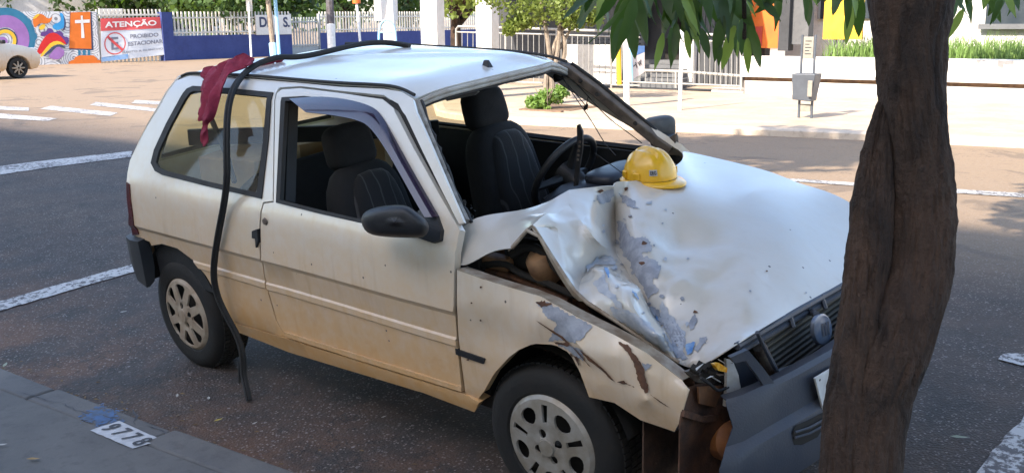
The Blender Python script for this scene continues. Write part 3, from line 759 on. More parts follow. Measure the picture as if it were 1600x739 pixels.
for px in ([(925,316),(944,299),(958,295),(958,308),(944,318)], [(965,300),(985,312),(1000,328),(990,326),(970,312)],
           [(965,343),(980,352),(985,370),(1008,372),(1020,384),(1014,392),(1003,398),(1026,408),(1033,420),(1022,437),(1028,455),(1014,463),(1000,440),(985,415),(975,395),(968,372)],
           [(1073,505),(1086,492),(1092,505),(1078,516)], [(1050,500),(1062,512),(1072,540),(1060,545),(1052,525)], [(1080,545),(1100,525),(1106,530),(1090,552)]):
    decal('filler_patch', px, M_GREY, bonnet)
decal('scraped_paint', [(1010,470),(1030,488),(1050,520),(1062,548),(1075,560),(1066,566),(1050,548),(1030,515),(1005,480)], M_GREY, bonnet)
decal('scraped_paint', [(925,440),(945,428),(952,450),(975,480),(1000,505),(985,500),(955,470),(935,455)], M_SCRAPE, bonnet, .0014, 2.2, .8)
for px in ([(915,418),(935,400),(955,402),(962,412),(940,418),(925,436)], [(955,480),(985,490),(1015,505),(1050,550),(1035,545),(1000,522),(960,496)], [(1035,470),(1050,495),(1070,520),(1065,548),(1050,530),(1030,500)]):
    decal('scraped_paint', px, M_SCRAPE, bonnet)
for _ in range(46):          # small flakes of paint knocked off round the impact
    u0 = random.gauss(985, 45); v0 = 300+ (u0-950)*.9 + random.gauss(60, 50); r_ = random.uniform(1.6, 5)
    if random.random() < .3: u0, v0 = random.uniform(990, 1290), random.uniform(320, 520); r_ *= .5
    decal('paint_flake', [(u0+r_*random.uniform(.5, 1.3)*math.cos(t), v0+r_*random.uniform(.4, 1.1)*math.sin(t)) for t in np.linspace(0, 6.28, 8)[:-1]], random.choice((M_GREY, M_SCRAPE, M_RUST, M_GREY)), bonnet, .0022, 1.5, .15)
for _ in range(14):
    u0, v0 = random.uniform(730, 1050), random.uniform(440, 640); r_ = random.uniform(1.2, 3)
    decal('paint_flake', [(u0+r_*random.uniform(.5, 1.3)*math.cos(t), v0+r_*random.uniform(.4, 1.1)*math.sin(t)) for t in np.linspace(0, 6.28, 7)[:-1]], M_RUST, fender, .0022, 1.5, .1)
for px in ([(935,412),(955,408),(962,416),(950,420),(952,440),(946,425)], [(988,452),(998,466),(996,470),(986,458)], [(1070,540),(1085,536),(1082,550),(1072,556)], [(1015,478),(1030,500),(1026,503),(1012,484)]):
    decal('blue_paint_smear', px, M_SMEAR, bonnet, .003, 2, .6)
for px in ([(838,472),(862,470),(905,490),(928,506),(915,522),(900,535),(868,530),(858,532),(868,508),(850,490)], [(868,536),(900,541),(909,550),(910,562),(895,550)], [(1005,568),(1020,570),(1008,580)]):
    decal('filler_patch', px, M_GREY, fender)
for px in ([(838,472),(860,467),(905,488),(922,500),(900,494),(862,475),(846,480)], [(968,535),(980,538),(1002,565),(1010,590),(1014,613),(1008,615),(998,592),(990,565)], [(965,596),(980,600),(992,604),(985,601),(975,594)], [(866,533),(890,536),(888,539),(868,537)], [(880,545),(902,556),(908,580),(900,570)]):
    decal('bare_rust', px, M_RUST, fender, .0026, 2, .45)
for ln in ([(905,545),(925,560),(948,580),(962,596),(955,592),(940,577),(920,562)], [(1015,615),(1030,624),(1047,636),(1030,627)], [(838,500),(880,525),(930,580),(900,545)]):
    decal('paint_crack', [(u, v) for u, v in ln], M_RUST, fender, .0026, 3, .15)
# ---- wheels
def ring_poly(n, r, a0=0): return [(r*math.cos(a0+2*math.pi*i/n), r*math.sin(a0+2*math.pi*i/n)) for i in range(n)]
def hubcap(name, kind, mat, parent):
    R_ = .190; holes = []
    if kind == 'oval':
        for k in range(5):
            a = math.radians(56+72*k); c = np.array([math.cos(a), math.sin(a)]); t = np.array([-c[1], c[0]])
            holes.append([tuple(c*(.122+.030*math.cos(q)*(1.0))+t*(.036+.006*math.cos(q))*math.sin(q)) for q in np.linspace(0, 2*math.pi, 15)[:-1]])
            a += math.radians(36); c = np.array([math.cos(a), math.sin(a)]); t = np.array([-c[1], c[0]])
            holes.append([tuple(c*r+t*s_) for r, s_ in ((.090, -.009), (.155, -.013), (.155, .013), (.090, .009))])
    else:
        for k in range(8):
            a = math.radians(10+45*k); c = np.array([math.cos(a), math.sin(a)]); t = np.array([-c[1], c[0]])
            w = .034 if k % 2 else .044
            holes.append([tuple(c*r+t*s_) for r, s_ in ((.078, -.008), (.145, -w), (.158, -w*.7), (.162, 0), (.158, w*.7), (.145, w), (.078, .008))])
    for k in range(4):
        a = math.radians(115+90*k); c = np.array([math.cos(a), math.sin(a)])*.050; holes.append([tuple(c+np.array(p)) for p in ring_poly(10, .0155)])
    out = ring_poly(48, R_)
    pts = [(r*math.cos(a), r*math.sin(a)) for r in (.02, .034, .066, .085, .105, .13, .16, .172) for a in np.linspace(0, 2*math.pi, 33)[:-1]]
    v, f = tri2d(out, holes, pts)
    dep = lambda r: float(np.interp(r, [0, .02, .034, .036, .066, .075, .15, .172, .184], [.030, .030, .028, .020, .020, .026, .020, .016, -.002]))
    V = [(p[0], -dep(math.hypot(*p)), p[1]) for p in v]
    F_ = []
    for a, b_, c in f:
        n = (v[b_][0]-v[a][0])*(v[c][1]-v[a][1])-(v[b_][1]-v[a][1])*(v[c][0]-v[a][0]); F_.append((a, b_, c) if n > 0 else (a, c, b_))
    o = mesh(name, V, F_, mat, parent, True, 30); solid(o, .009, -1); return o
def wheel(name, x, y, kind, hubmat, sgn=1, steer=0.0, hz=.284):
    w = bpy.data.objects.new(name, None); link(w, car); w.location = (x, y, hz)
    w.rotation_euler = (0, 0, steer + (math.pi if sgn > 0 else 0))
    # local: outer face towards -y
    Mx = Matrix.Rotation(math.radians(90), 4, 'X')          # lathe z -> -y
    prof = [(.180, -.085), (.193, -.095), (.230, -.099), (.259, -.094), (.276, -.080), (.285, -.062), (.2875, -.03), (.2875, .03), (.285, .062), (.276, .080), (.259, .094), (.230, .099), (.193, .095), (.180, .085)]
    M4 = Matrix.Translation((0, .085, 0)) @ Mx
    ty = MB().lathe(prof, 64, M4).build('tyre', M_TYRE, w, True, 30)
    b = MB()                                               # tread blocks
    for k in range(72):
        a = 2*math.pi*k/72
        for yy in (-.052, -.017, .017, .052):
            a2 = a+(.02 if abs(yy) < .03 else 0); Rm = np.array([[math.cos(a2), 0, -math.sin(a2)], [0, 1, 0], [math.sin(a2), 0, math.cos(a2)]])
            b.box(Rm@np.array([.2875, 0, 0])+np.array([0, .085+yy, 0]), (.007, .028, .019), Rm)
    b.build('tread', M_TYRE, w)
    MB().lathe([(.02, .055), (.12, .05), (.165, .06), (.180, .075), (.186, .085), (.178, .088), (.170, .06)], 40, Matrix.Translation((0, .085, 0)) @ Mx).build('rim', M_DARK, w, True)
    hc = hubcap('hubcap', kind, hubmat, w)
    hc.rotation_euler = (0, 0 if kind == 'oval' else .2, 0)
    MB().lathe([(0, .012), (.03, .010), (.033, 0)], 20, Matrix.Translation((0, -.024, 0)) @ Mx).build('centre_badge', hubmat, hc, True)
    return w
YW = -.730
wheel('wheel', 0, YW, 'star', M_HUBR, -1)
wheel('wheel', 2.352, YW, 'oval', M_HUB, -1, math.radians(2))
wheel('wheel', 0, -YW, 'star', M_HUBR, 1)
wheel('wheel', 2.362, -YW, 'oval', M_HUB, 1)
for x in (0, 2.362):
    for sg in (-1, 1):
        pr = [(.345, sg*.745), (.35, sg*.50), (.10, sg*.48)]
        V = [(x+r*math.cos(a), y, .30+r*math.sin(a)) for r, y in pr for a in np.linspace(.32, math.pi-.30, 18)]
        F_ = [(i*18+k, i*18+k+1, (i+1)*18+k+1, (i+1)*18+k) for i in range(2) for k in range(17)]
        mesh('wheel_well', V, F_, M_DARK, car, True)
# ---- underbody, firewall, engine bay
b = MB(); b.box((1.0, 0, .34), (2.2, 1.38, .05)); b.box((2.0, 0, .62), (.05, 1.36, .60)); b.box((-.1, 0, .40), (.5, 1.2, .05)); b.build('floor_pan', M_DARK, car)
b = MB(); b.box((2.5, 0, .42), (.9, 1.0, .10)); b.box((2.45, .05, .62), (.55, .65, .30)); b.box((2.9, 0, .30), (.10, 1.1, .10)); bevel(b.build('engine_block', pmat('greasy_metal', (.045, .04, .035), (.09, .06, .04), 12, .6, .3, bmp=(40, .004)), car), .02)
inner = [PY(u, v, -.60) for u, v in [(716,412),(800,384),(872,400),(930,500),(1060,600),(1060,660),(930,600),(840,540),(716,500)]]
mesh('inner_wing', inner, [tuple(range(9))], M_RUST, car)
# things seen in the gap under the buckled bonnet
M_TAN = pmat('stained_plastic', (.30, .17, .085), (.16, .085, .045), 14, .5)
q = PY(848, 412, -.64); MB().lathe([(0, .05), (.035, .046), (.05, .028), (.054, -.01), (.05, -.06), (0, -.06)], 20, Matrix.Translation(q) @ Matrix.Rotation(.5, 4, 'X')).build('fluid_reservoir', M_TAN, car, True)
q = PY(775, 408, -.63); bevel(MB().box(q, (.16, .06, .05)).build('wiper_motor', M_TAN, car), .015)
for i, (pp, rr) in enumerate((([(742,416),(790,410),(812,428),(850,440),(898,462)], .012), ([(800,398),(826,382),(850,395),(880,430)], .016), ([(760,424),(800,432),(850,452),(890,470)], .014))):
    MB().tube(smooth_poly([PY(u, v, -.66+.01*i) for u, v in pp], 2, False), rr, 8).build('engine_hose', M_RUST if i == 2 else M_DARK, car, True)
bevel(MB().box(PY(826, 398, -.60), (.20, .05, .12)).build('strut_tower', M_DARK, car), .02)
# ---- nose: grille, radiator, bumper, broken lamp
Xg = 3.0
def NP(u, v, x=Xg): return PX(u, v, x)
b = MB(); b.tube([NP(1151,541), NP(1235,492), NP(1316,446), NP(1395,404)], .012, 8); b.tube([NP(1158,548), NP(1240,500), NP(1316,457), NP(1395,414)], .009, 6)
b.tube([NP(1183,519,3.03), NP(1197,548,3.03), NP(1216,584,3.03)], .007, 6); b.tube([NP(1214,582,3.03), NP(1275,560,3.03), NP(1312,543,3.03), NP(1390,506,3.03)], .010, 6)
b.tube([NP(1222,594,3.04), NP(1312,556,3.04), NP(1390,520,3.04)], .012, 6)
for u, v in ((1236, 497), (1286, 468)): b.tube([NP(u-3, v-7), NP(u+4, v+14, 3.02)], .008, 6)
for u, v in ((1230, 577), (1272, 560)): b.tube([NP(u, v, 3.03), NP(u+8, v+18, 3.045)], .008, 6)
grille = b.build('grille_frame', M_BUMPER, car, True)
b = MB()
for k in range(1, 3):
    t = k/3; b.tube([NP(1183+33*t, 519+65*t, 3.025), NP(1316+0*t, 457+88*t, 3.025), NP(1392, 414+94*t, 3.025)], .004, 6)
M_RAD, nt, bs = nodes_of('radiator_core'); co = coords(nt)
w = N(nt, 'ShaderNodeTexWave', Scale=14.0, Distortion=.6); w.bands_direction = 'Z'; nt.links.new(co, w.inputs['Vector'])
nt.links.new(mixc(nt, w.outputs['Fac'], (.025, .022, .018), (.10, .085, .06)), bs.inputs['Base Color']); bs.inputs['Roughness'].default_value = .7; bump(nt, bs, w.outputs['Fac'], .01)
rd = [NP(1172,528,2.96), NP(1316,452,2.96), NP(1420,398,2.96), NP(1440,520,2.96), NP(1312,585,2.96), NP(1208,612,2.96)]
solid(mesh('radiator', rd, [tuple(range(6))], M_RAD, car), .04, 1)
MB().tube([NP(1186,540,2.985), NP(1196,560,2.985), NP(1206,580,2.985)], .022, 10).build('radiator_tank', M_STEEL, car, True)
# oval badge
c = NP(1280, 515, 3.045); up = NP(1276, 491, 3.045)-c; rt = NP(1294, 509, 3.045)-c
def badge_pt(a, r, d=0): return c+up*math.sin(a)*r+rt*math.cos(a)*r*.95+np.array([d, 0, d*.3])
V = [badge_pt(a, r, d) for r, d in ((1, 0), (1, .014), (.86, .018)) for a in np.linspace(0, 2*math.pi, 25)[:-1]]
F_ = [(i*24+k, i*24+(k+1) % 24, (i+1)*24+(k+1) % 24, (i+1)*24+k) for i in range(2) for k in range(24)]+[tuple(48+k for k in range(24))]
badge = mesh('badge', V, F_, pmat('badge_blue_grey', (.10, .14, .22), (.20, .22, .26), 30, .35, .4), car, True, 30)
for x0 in (-.35, -.05, .25):
    plate('badge_mark', [(x0, -.42), (x0+.14, -.42), (x0+.24, .42), (x0+.10, .42)], M_BUMPER, badge, lambda x, y: c+rt*x+up*y+np.array([.0215, 0, .006]))
MB().tube([badge_pt(math.pi/2, 1.0), NP(1268,488,3.01), NP(1262,486,3.0)], .012, 6).build('badge_bracket', M_BUMPER, badge, True)
fpath = [(3.02, .775), (3.08, .70), (3.12, .5), (3.14, .25), (3.145, 0), (3.135, -.25), (3.11, -.45), (3.085, -.57), (3.05, -.645), (3.02, -.68)]
fprof = [(-.06, .615), (-.01, .632), (.004, .620), (.010, .56), (.006, .505), (.030, .485), (.036, .455), (.030, .36), (.010, .29), (-.05, .27)]
fbump = sweep('front_bumper', fpath, fprof, M_BUMPER, car, True); solid(fbump, .006, -1)
for v_ in fbump.data.vertices:                        # the near end has been bent and torn
    k_ = smoothstep(-.50, -.70, v_.co.y); v_.co.z -= .03*k_*k_; v_.co.y -= .07*k_*smoothstep(.55, .40, v_.co.z); v_.co.x += .012*math.sin(v_.co.z*40)*k_
TREE[fbump] = bvh(fbump)
def on_bumper(u, v, lift=.004):
    h = TREE[fbump].ray_cast(Vector(CC), Vector(cray(u, v)).normalized())
    return np.array(h[0])+np.array([lift, -lift*.3, 0]) if h[0] is not None else NP(u, v, 3.13)
sheet_px('lamp_surround', [(1139,557),(1166,545),(1190,573),(1208,598),(1205,620),(1182,643),(1166,645),(1170,634),(1189,615),(1192,602),(1179,583),(1163,562),(1146,566)], M_BUMPER, fbump, lambda u, v: NP(u, v, 3.02+.0009*(u-1140)), .016)
slot = [(1237,676),(1241,664),(1262,655),(1285,643),(1290,660),(1276,682),(1252,694),(1239,694)]
sheet_px('lower_grille_recess', slot, M_DARK, fbump, lambda u, v: on_bumper(u, v, .003), 0)
for t in (.25, .62): MB().tube([on_bumper(1239, 668+22*t, .008), on_bumper(1262, 660+24*t, .008), on_bumper(1284, 648+24*t, .008)], .004, 6).build('lower_grille_bar', M_BUMPER, fbump, True)
sheet_px('lamp_recess', [(1148,566),(1168,561),(1192,586),(1205,602),(1202,620),(1176,642),(1164,640),(1156,610)], pmat('lamp_shell', (.016, .019, .028), (.024, .026, .034), 10, .5), car, lambda u, v: NP(u, v, 2.955), .004)
M_WHITEP = pmat('white_plastic', (.55, .54, .52), (.38, .33, .27), 12, .5)
sheet_px('lamp_bracket', [(1133,560),(1143,562),(1152,585),(1160,640),(1146,634),(1131,634),(1134,600)], M_WHITEP, car, lambda u, v: NP(u, v, 2.96+(u-1140)*.0008), .012)
sheet_px('indicator_lens', [(1113,568),(1121,566),(1134,574),(1133,581),(1120,578)], pmat('amber_lens', (.85, .30, .02), (.9, .5, .05), 40, .25), car, lambda u, v: NP(u, v, 2.97), .012)
b = MB()
for u, v in ((1087,577),(1096,572),(1106,570),(1112,580),(1124,590),(1100,585),(1140,575)):
    q = NP(u, v, 2.93); b.box(q, (.03, .02, .015), np.array(Matrix.Rotation(random.uniform(0, 3), 3, (1, 1, .3))))
tag(b.build('broken_lamp', M_DARK, car), kind='stuff')
sheet_px('lamp_reflector', [(1070,580),(1092,572),(1112,580),(1130,592),(1112,600),(1085,596)], M_STEEL, car, lambda u, v: NP(u, v, 2.9), .01)
sheet_px('rusty_apron', [(1072,606),(1092,598),(1134,602),(1136,634),(1170,642),(1172,690),(1150,708),(1146,760),(1060,760),(1062,660)], M_RUST2 if 'M_RUST2' in globals() else pmat('brown_rust', (.10, .040, .017), (.035, .018, .012), 14, .75, bmp=(30, .008)), car, lambda u, v: NP(u, v, 2.90+.006*math.sin(u*.09)+.008*math.sin(v*.05)+.0004*(u-1060)), .006)
sheet_px('wheel_arch_liner', [(1005,652),(1054,676),(1064,668),(1060,800),(1004,800)], pmat('muddy_liner', (.085, .042, .022), (.035, .022, .015), 10, .8, bmp=(20, .006)), car, lambda u, v: NP(u, v, 2.74), .006)
q = NP(1142, 688, 2.96); MB().lathe([(0, .03), (.04, .028), (.062, .012), (.066, -.03), (.06, -.08)], 20, Matrix.Translation(Vector(q)) @ Matrix.Rotation(math.radians(70), 4, 'Y') @ Matrix.Rotation(.4, 4, 'X')).build('washer_tank', pmat('orange_lit_brown', (.30, .11, .03), (.16, .06, .025), 11, .6, bmp=(30, .003)), car, True)  # warm light on the bulge is put into the orange colour
sheet_px('rusty_bracket', [(1090,604),(1133,602),(1134,632),(1118,636),(1092,630)], pmat('orange_bracket', (.24, .10, .035), (.13, .06, .03), 18, .7), car, lambda u, v: NP(u, v, 2.925), .006)
sheet_px('apron_lip', [(1068,640),(1100,650),(1166,640),(1168,648),(1100,660),(1066,650)], M_RUST, car, lambda u, v: NP(u, v, 2.93), .01)
for k_ in range(9):
    u0, v0 = random.uniform(1078, 1145), random.uniform(566, 604); e_ = [(u0+random.uniform(-9, 9), v0+random.uniform(-7, 7)) for _ in range(3)]
    x0 = random.uniform(2.93, 2.985); solid(mesh('lamp_shard', [NP(*q_, x0+random.uniform(-.01, .01)) for q_ in e_], [(0, 1, 2)], random.choice((M_WHITEP, M_STEEL, M_DARK, M_WHITEP)), car), .003, 0)
MB().tube(smooth_poly([NP(1095,590,2.95), NP(1110,600,2.96), NP(1122,612,2.95), NP(1138,604,2.96)], 2, False), .005, 6).build('lamp_wire', M_RUBBER, car, True)
pl = [NP(1271,590,3.15), NP(1345,546,3.15), NP(1358,602,3.15), NP(1285,644,3.15)]
plate_ = mesh('number_plate', pl, [(0, 1, 2, 3)], pmat('plate_white', (.62, .62, .60), (.45, .43, .40), 15, .5), car); solid(plate_, .006, -1)
def in_plate(x, y, d=.004): q = (pl[0]*(1-x)+pl[1]*x)*(1-y)+(pl[3]*(1-x)+pl[2]*x)*y; return q+np.array([d, -.001, .002])
for x0 in (.05, .60):
    MB().tube([in_plate(x0+.02, .12, .002), in_plate(x0+.02, .12, .007)], .004, 8).build('plate_screw', M_DARK, plate_)
for x0 in (.06, .22): plate('plate_character', [(x0, .38), (x0+.03, .38), (x0+.09, .75), (x0+.09, .38), (x0+.12, .38), (x0+.12, .88), (x0+.09, .88), (x0+.03, .52), (x0+.03, .88), (x0, .88)], M_BLACK, plate_, lambda x, y: in_plate(x, y, .0045))
bevel(MB().box((2.995, .50, .655), (.06, .30, .13)).build('headlamp', pmat('lamp_lens', (.30, .31, .33), (.22, .23, .25), 9, .15), car), .02)
# ---- interior
def cushion(name, mat, parent, hw, hh, th, M4, taper=0.0, n=2):
    """soft rounded pad: a subdivided superellipse box"""
    b = MB(); V = []; F_ = []; nu, nv = 20, 10
    for j in range(nv+1):
        ph = -math.pi/2+math.pi*j/nv
        for i in range(nu):
            a = 2*math.pi*i/nu
            se = lambda c_, e: math.copysign(abs(c_)**e, c_)
            cx = se(math.cos(a), .5)*se(math.cos(ph), .35); cz = se(math.sin(a), .5)*se(math.cos(ph), .35)
            V.append(M4 @ Vector((cx*hw*(1-taper*(cz+1)/2), se(math.sin(ph), .8)*th, cz*hh)))
    F_ = [(j*nu+i, j*nu+(i+1) % nu, (j+1)*nu+(i+1) % nu, (j+1)*nu+i) for j in range(nv) for i in range(nu)]
    o = mesh(name, V, F_, mat, parent, True); return o
def seat(y, hu, hv, hx):
    s0 = bpy.data.objects.new('front_seat', None); link(s0, car)
    hc = PY(hu, hv, y)
    s0.location = (0, 0, 0)
    # local pad axes: x across (car y), y thickness (towards front = +car x), z up; leaning back
    R_ = Matrix.Rotation(math.radians(-90), 4, 'Z') @ Matrix.Rotation(math.radians(14), 4, 'X')
    up = (R_ @ Vector((0, 0, 1)))
    cushion('headrest', M_SEATP, s0, .125, .10, .06, Matrix.Translation(hc) @ R_, .10)
    bc = Vector(hc)-up*.38+Vector((.02, 0, 0))
    bk = cushion('backrest', M_SEATP, s0, .25, .31, .085, Matrix.Translation(bc) @ R_, .30)
    cushion('backrest_panel', M_SEAT, bk, .185, .27, .05, Matrix.Translation(bc+Vector((.058, 0, .01))) @ R_, .35)
    cushion('seat_base', M_SEAT, s0, .24, .26, .09, Matrix.Translation(bc+Vector((.28, 0, -.30))) @ Matrix.Rotation(math.radians(-90), 4, 'Z') @ Matrix.Rotation(math.radians(80), 4, 'X'))
    for d in (-.05, .05): MB().tube([Vector(hc)+Vector((0, d, -.05)), Vector(hc)+Vector((.02, d, 0))-up*.16], .007, 8).build('headrest_post', M_STEEL, s0, True)
    return s0
seat(.34, 757, 169, 0); seat(-.34, 545, 228, 0)
rs = bpy.data.objects.new('rear_seat', None); link(rs, car)
Rr = Matrix.Rotation(math.radians(-90), 4, 'Z') @ Matrix.Rotation(math.radians(18), 4, 'X')
cushion('backrest', M_SEATP, rs, .60, .26, .07, Matrix.Translation((.42, 0, .74)) @ Rr)
cushion('seat_base', M_SEATP, rs, .60, .24, .08, Matrix.Translation((.66, 0, .50)) @ Matrix.Rotation(math.radians(-90), 4, 'Z') @ Matrix.Rotation(math.radians(80), 4, 'X'))
# dashboard
dp = [(1.66, .50), (1.58, .62), (1.56, .78), (1.60, .885), (1.66, .925), (1.80, .945), (1.98, .94), (1.98, .5)]
V = [(x+(.03*(abs(y)/.6)**2 if k < 6 else 0), y, z) for y in np.linspace(-.66, .66, 13) for k, (x, z) in enumerate((a_, b_-(.03+.19*smoothstep(.22, -.12, y) if b_ > .55 else 0)) for a_, b_ in dp)]
n_ = len(dp); F_ = [(i*n_+k, i*n_+(k+1) % n_, (i+1)*n_+(k+1) % n_, (i+1)*n_+k) for i in range(12) for k in range(n_)]+[tuple(range(n_)), tuple(12*n_+k for k in range(n_-1, -1, -1))]
dash = bevel(mesh('dashboard', V, F_, M_DASH, car, True, 50), .01, 2, 40)
cushion('instrument_hood', M_DASH, dash, .17, .03, .09, Matrix.Translation((1.84, .40, .925)) @ Matrix.Rotation(math.radians(-90), 4, 'Z'))
# steering wheel
sw = bpy.data.objects.new('steering_wheel', None); link(sw, car)
cen = PY(882, 270, .34); nrm = Vector((-.86, 0, .5)).normalized(); a1 = Vector((0, 1, 0)); a2 = nrm.cross(a1)
MB().tube([Vector(cen)+.185*(math.cos(t)*a1+math.sin(t)*a2) for t in np.linspace(0, 2*math.pi, 41)], .016, 10, False).build('rim', M_BLACK, sw, True)
b = MB()
for t in (0.2, math.pi-.2, -math.pi/2): b.tube([Vector(cen)-nrm*.03, Vector(cen)+.18*(math.cos(t)*a1+math.sin(t)*a2)], [.03, .014], 8)
b.tube([Vector(cen)+nrm*.01, Vector(cen)-nrm*.25], [.06, .04], 12); b.build('hub', M_BLACK, sw, True)
for sg in (-1, 1): MB().tube([Vector(cen)-nrm*.07, Vector(cen)-nrm*.07+a1*sg*.20+a2*.04], [.01, .008], 8).build('column_stalk', M_BLACK, sw, True)
# far door: trim, armrest band
M_BAND = pmat('door_trim_grey', (.10, .115, .135), (.07, .08, .09), 10, .5)
tr = [(.86, .40), (1.97, .40), (1.97, .95), (.86, .96)]
for sg, dr in ((1, far_door), (-1, near_door)):
    plate('door_trim', tr, M_TRIM, dr, lambda x, z: (x, sg*(-ys(z)-.045)-(tuck(z) if sg > 0 else 0), z), th=.01)
    plate('trim_band', [(.88, .875), (1.95, .865), (1.95, .935), (.88, .945)], M_BAND, dr, lambda x, z: (x, sg*(-ys(z)-.055)-(tuck(z) if sg > 0 else 0), z), th=.01)
    plate('rear_side_trim', [(-.2, .45), (.85, .45), (.85, .97), (-.25, .97)], M_TRIM, far_side if sg > 0 else near_side, lambda x, z: (x, sg*(-ys(z)-.03)-(tuck(z) if sg > 0 else 0), z), th=.01)
side_panel('b_pillar_trim', [(431,148),(445,148),(437,316),(425,314)], [], M_TRIM, car, .03, .05); side_panel('b_pillar_trim', [(431,148),(445,148),(437,316),(425,314)], [], M_TRIM, car, .03, .05, True)
# black runner round the door window, tinted visor
ring = [(436,148),(470,146),(540,153),(586,165),(602,180),(636,243),(668,300),(690,340),(692,378),(640,367),(562,350),(500,336),(429,318)]
dwi = inset(DWIN, 6)
side_panel('window_runner', DWIN, [dwi], M_RUBBER, near_door, -.007, .02); side_panel('window_runner', DWIN, [dwi], M_RUBBER, far_door, -.007, .02, True)
VO = smooth_poly([(452,155),(500,151),(545,156),(583,167),(599,184),(632,245),(664,301),(686,339)], 2, False)
VI = smooth_poly([(478,176),(518,180),(556,187),(578,197),(606,238),(632,284),(652,320),(664,340)], 2, False)
VM = [(a_+b_)/2 for a_, b_ in zip(VO, VI)]
V = []; F_ = []
for i in range(len(VO)):
    for q_, d_ in ((VO[i], -.010), (VO[i]*.7+VI[i]*.3, -.030), (VM[i], -.038), (VI[i], -.044)): V.append(S(q_[0], q_[1], d_))
    if i: k = 4*i; F_ += [(k-4+j, k-3+j, k+1+j, k+j) for j in range(3)]
vis = mesh('wind_visor', V, F_, M_VISOR, near_door, True); solid(vis, .004, 0)
# mirrors
def mirror_near():
    m0 = bpy.data.objects.new('door_mirror', None); link(m0, car)
    base = [(640,352),(655,332),(668,318),(684,338),(692,360),(690,376),(678,380),(655,372)]
    sheet_px('mirror_base', base, M_BLACK, m0, lambda u, v: S(u, v, -.012), .02)
    prof = [(563,345),(566,334),(577,326),(600,321),(634,319),(645,327),(660,338),(671,348),(671,362),(664,372),(640,372),(605,371),(580,368),(568,360)]
    cen_ = np.mean(np.array(prof), 0)
    V = []; n_ = len(prof)
    for k, (sc_, y) in enumerate(((.04, -.986), (.70, -.982), (.93, -.965), (1.0, -.93), (1.0, -.90), (.9, -.865), (.5, -.85))):
        for u, v in prof:
            q_ = cen_+(np.array((u, v))-cen_)*sc_; V.append(PY(q_[0], q_[1], y+.085*(q_[0]-563)/110))
    F_ = [(i*n_+k, i*n_+(k+1) % n_, (i+1)*n_+(k+1) % n_, (i+1)*n_+k) for i in range(6) for k in range(n_)]+[tuple(range(n_)), tuple(6*n_+k for k in range(n_-1, -1, -1))]
    o = mesh('mirror_shell', V, F_, M_BLACK, m0, True); subsurf(o, 1)
    return m0
mirror_near()
m1 = bpy.data.objects.new('door_mirror', None); link(m1, car)
q = PY(1031, 199, .80); cushion('mirror_shell', pmat('mirror_grey', (.05, .052, .056), (.09, .088, .085), 12, .55), m1, .072, .052, .045, Matrix.Translation(q) @ Matrix.Rotation(math.radians(65), 4, 'Z'))
bevel(MB().box(PY(1038, 219, .74), (.10, .10, .05)).build('mirror_base', M_BLACK, m1), .015)
side_panel('door_lower_lip', [(447,517),(560,552),(723,603),(723.5,610),(560,560),(448.5,524.5)], [], M_BODY, near_door, -.011, .006)
# lock, handle recess, aerial, loose bits
q = S(414.5, 346, -.004); MB().lathe([(0, .008), (.012, .007), (.016, .0)], 18, Matrix.Translation(q) @ Matrix.Rotation(math.radians(90), 4, 'X')).build('door_lock', M_STEEL, near_door, True)
side_panel('door_handle', [(397,360),(405,357),(406.5,376),(403,386),(402,372),(397,371)], [], M_BLACK, near_side, -.012, .02)
q = roof_z(.90, .52); q = PY(762, 107, q[1])
bevel(MB().frustum((*(q+np.array([0, 0, -.012]))[:2], q[2]-.014), (.055, .040), (q[0]-.004, q[1], q[2]+.034), (.022, .014)).build('aerial_base', M_BLACK, car), .004)
# hanging wires, torn strip standing on the dash
for pp, y0, y1 in (([(877,117),(890,140),(925,190),(945,225),(962,243)], .47, .30), ([(895,125),(920,152),(950,185),(985,210),(1003,224)], .49, .60), ([(877,118),(880,125),(892,138),(915,165),(918,172)], .47, .5), ([(919,152),(917,160),(915,170)], .5, .5), ([(930,240),(965,265),(985,280)], .3, .1)):
    n_ = len(pp); MB().tube(smooth_poly([PY(u, v, y0+(y1-y0)*i/(n_-1)) for i, (u, v) in enumerate(pp)], 2, False), .0022, 5).build('hanging_wire', M_RUBBER, car, True)
MB().tube([PY(918,163,.5), PY(915,168,.5), PY(913,173,.5)], [.004, .011, .003], 8).build('wire_plug', M_DARK, car, True)
MB().tube([PY(868,117,.46), PY(876,124,.46), PY(868,124,.46)], .016, 8).build('mirror_stub', M_DARK, header, True)
st = [(902,196),(906,194),(911,206),(911,232),(906,262),(903,290),(897,291),(899,262),(903,230)]
sheet_px('torn_trim_strip', st, M_BLACK, dash, lambda u, v: PY(u, v, .12), .008)
b = MB()
for k in range(5): b.box(PY(906-k*.8, 222+k*7, .112), (.008, .006, .008))
b.build('trim_clip', M_STEEL, dash)
visr = [(690,149),(744,139),(748,144),(742,149),(700,158)]
sheet_px('sun_visor', visr, pmat('sun_visor_cloth', (.34, .33, .31), (.28, .27, .25), 10, .9), car, lambda u, v: PY(u, v, -.05), .012)
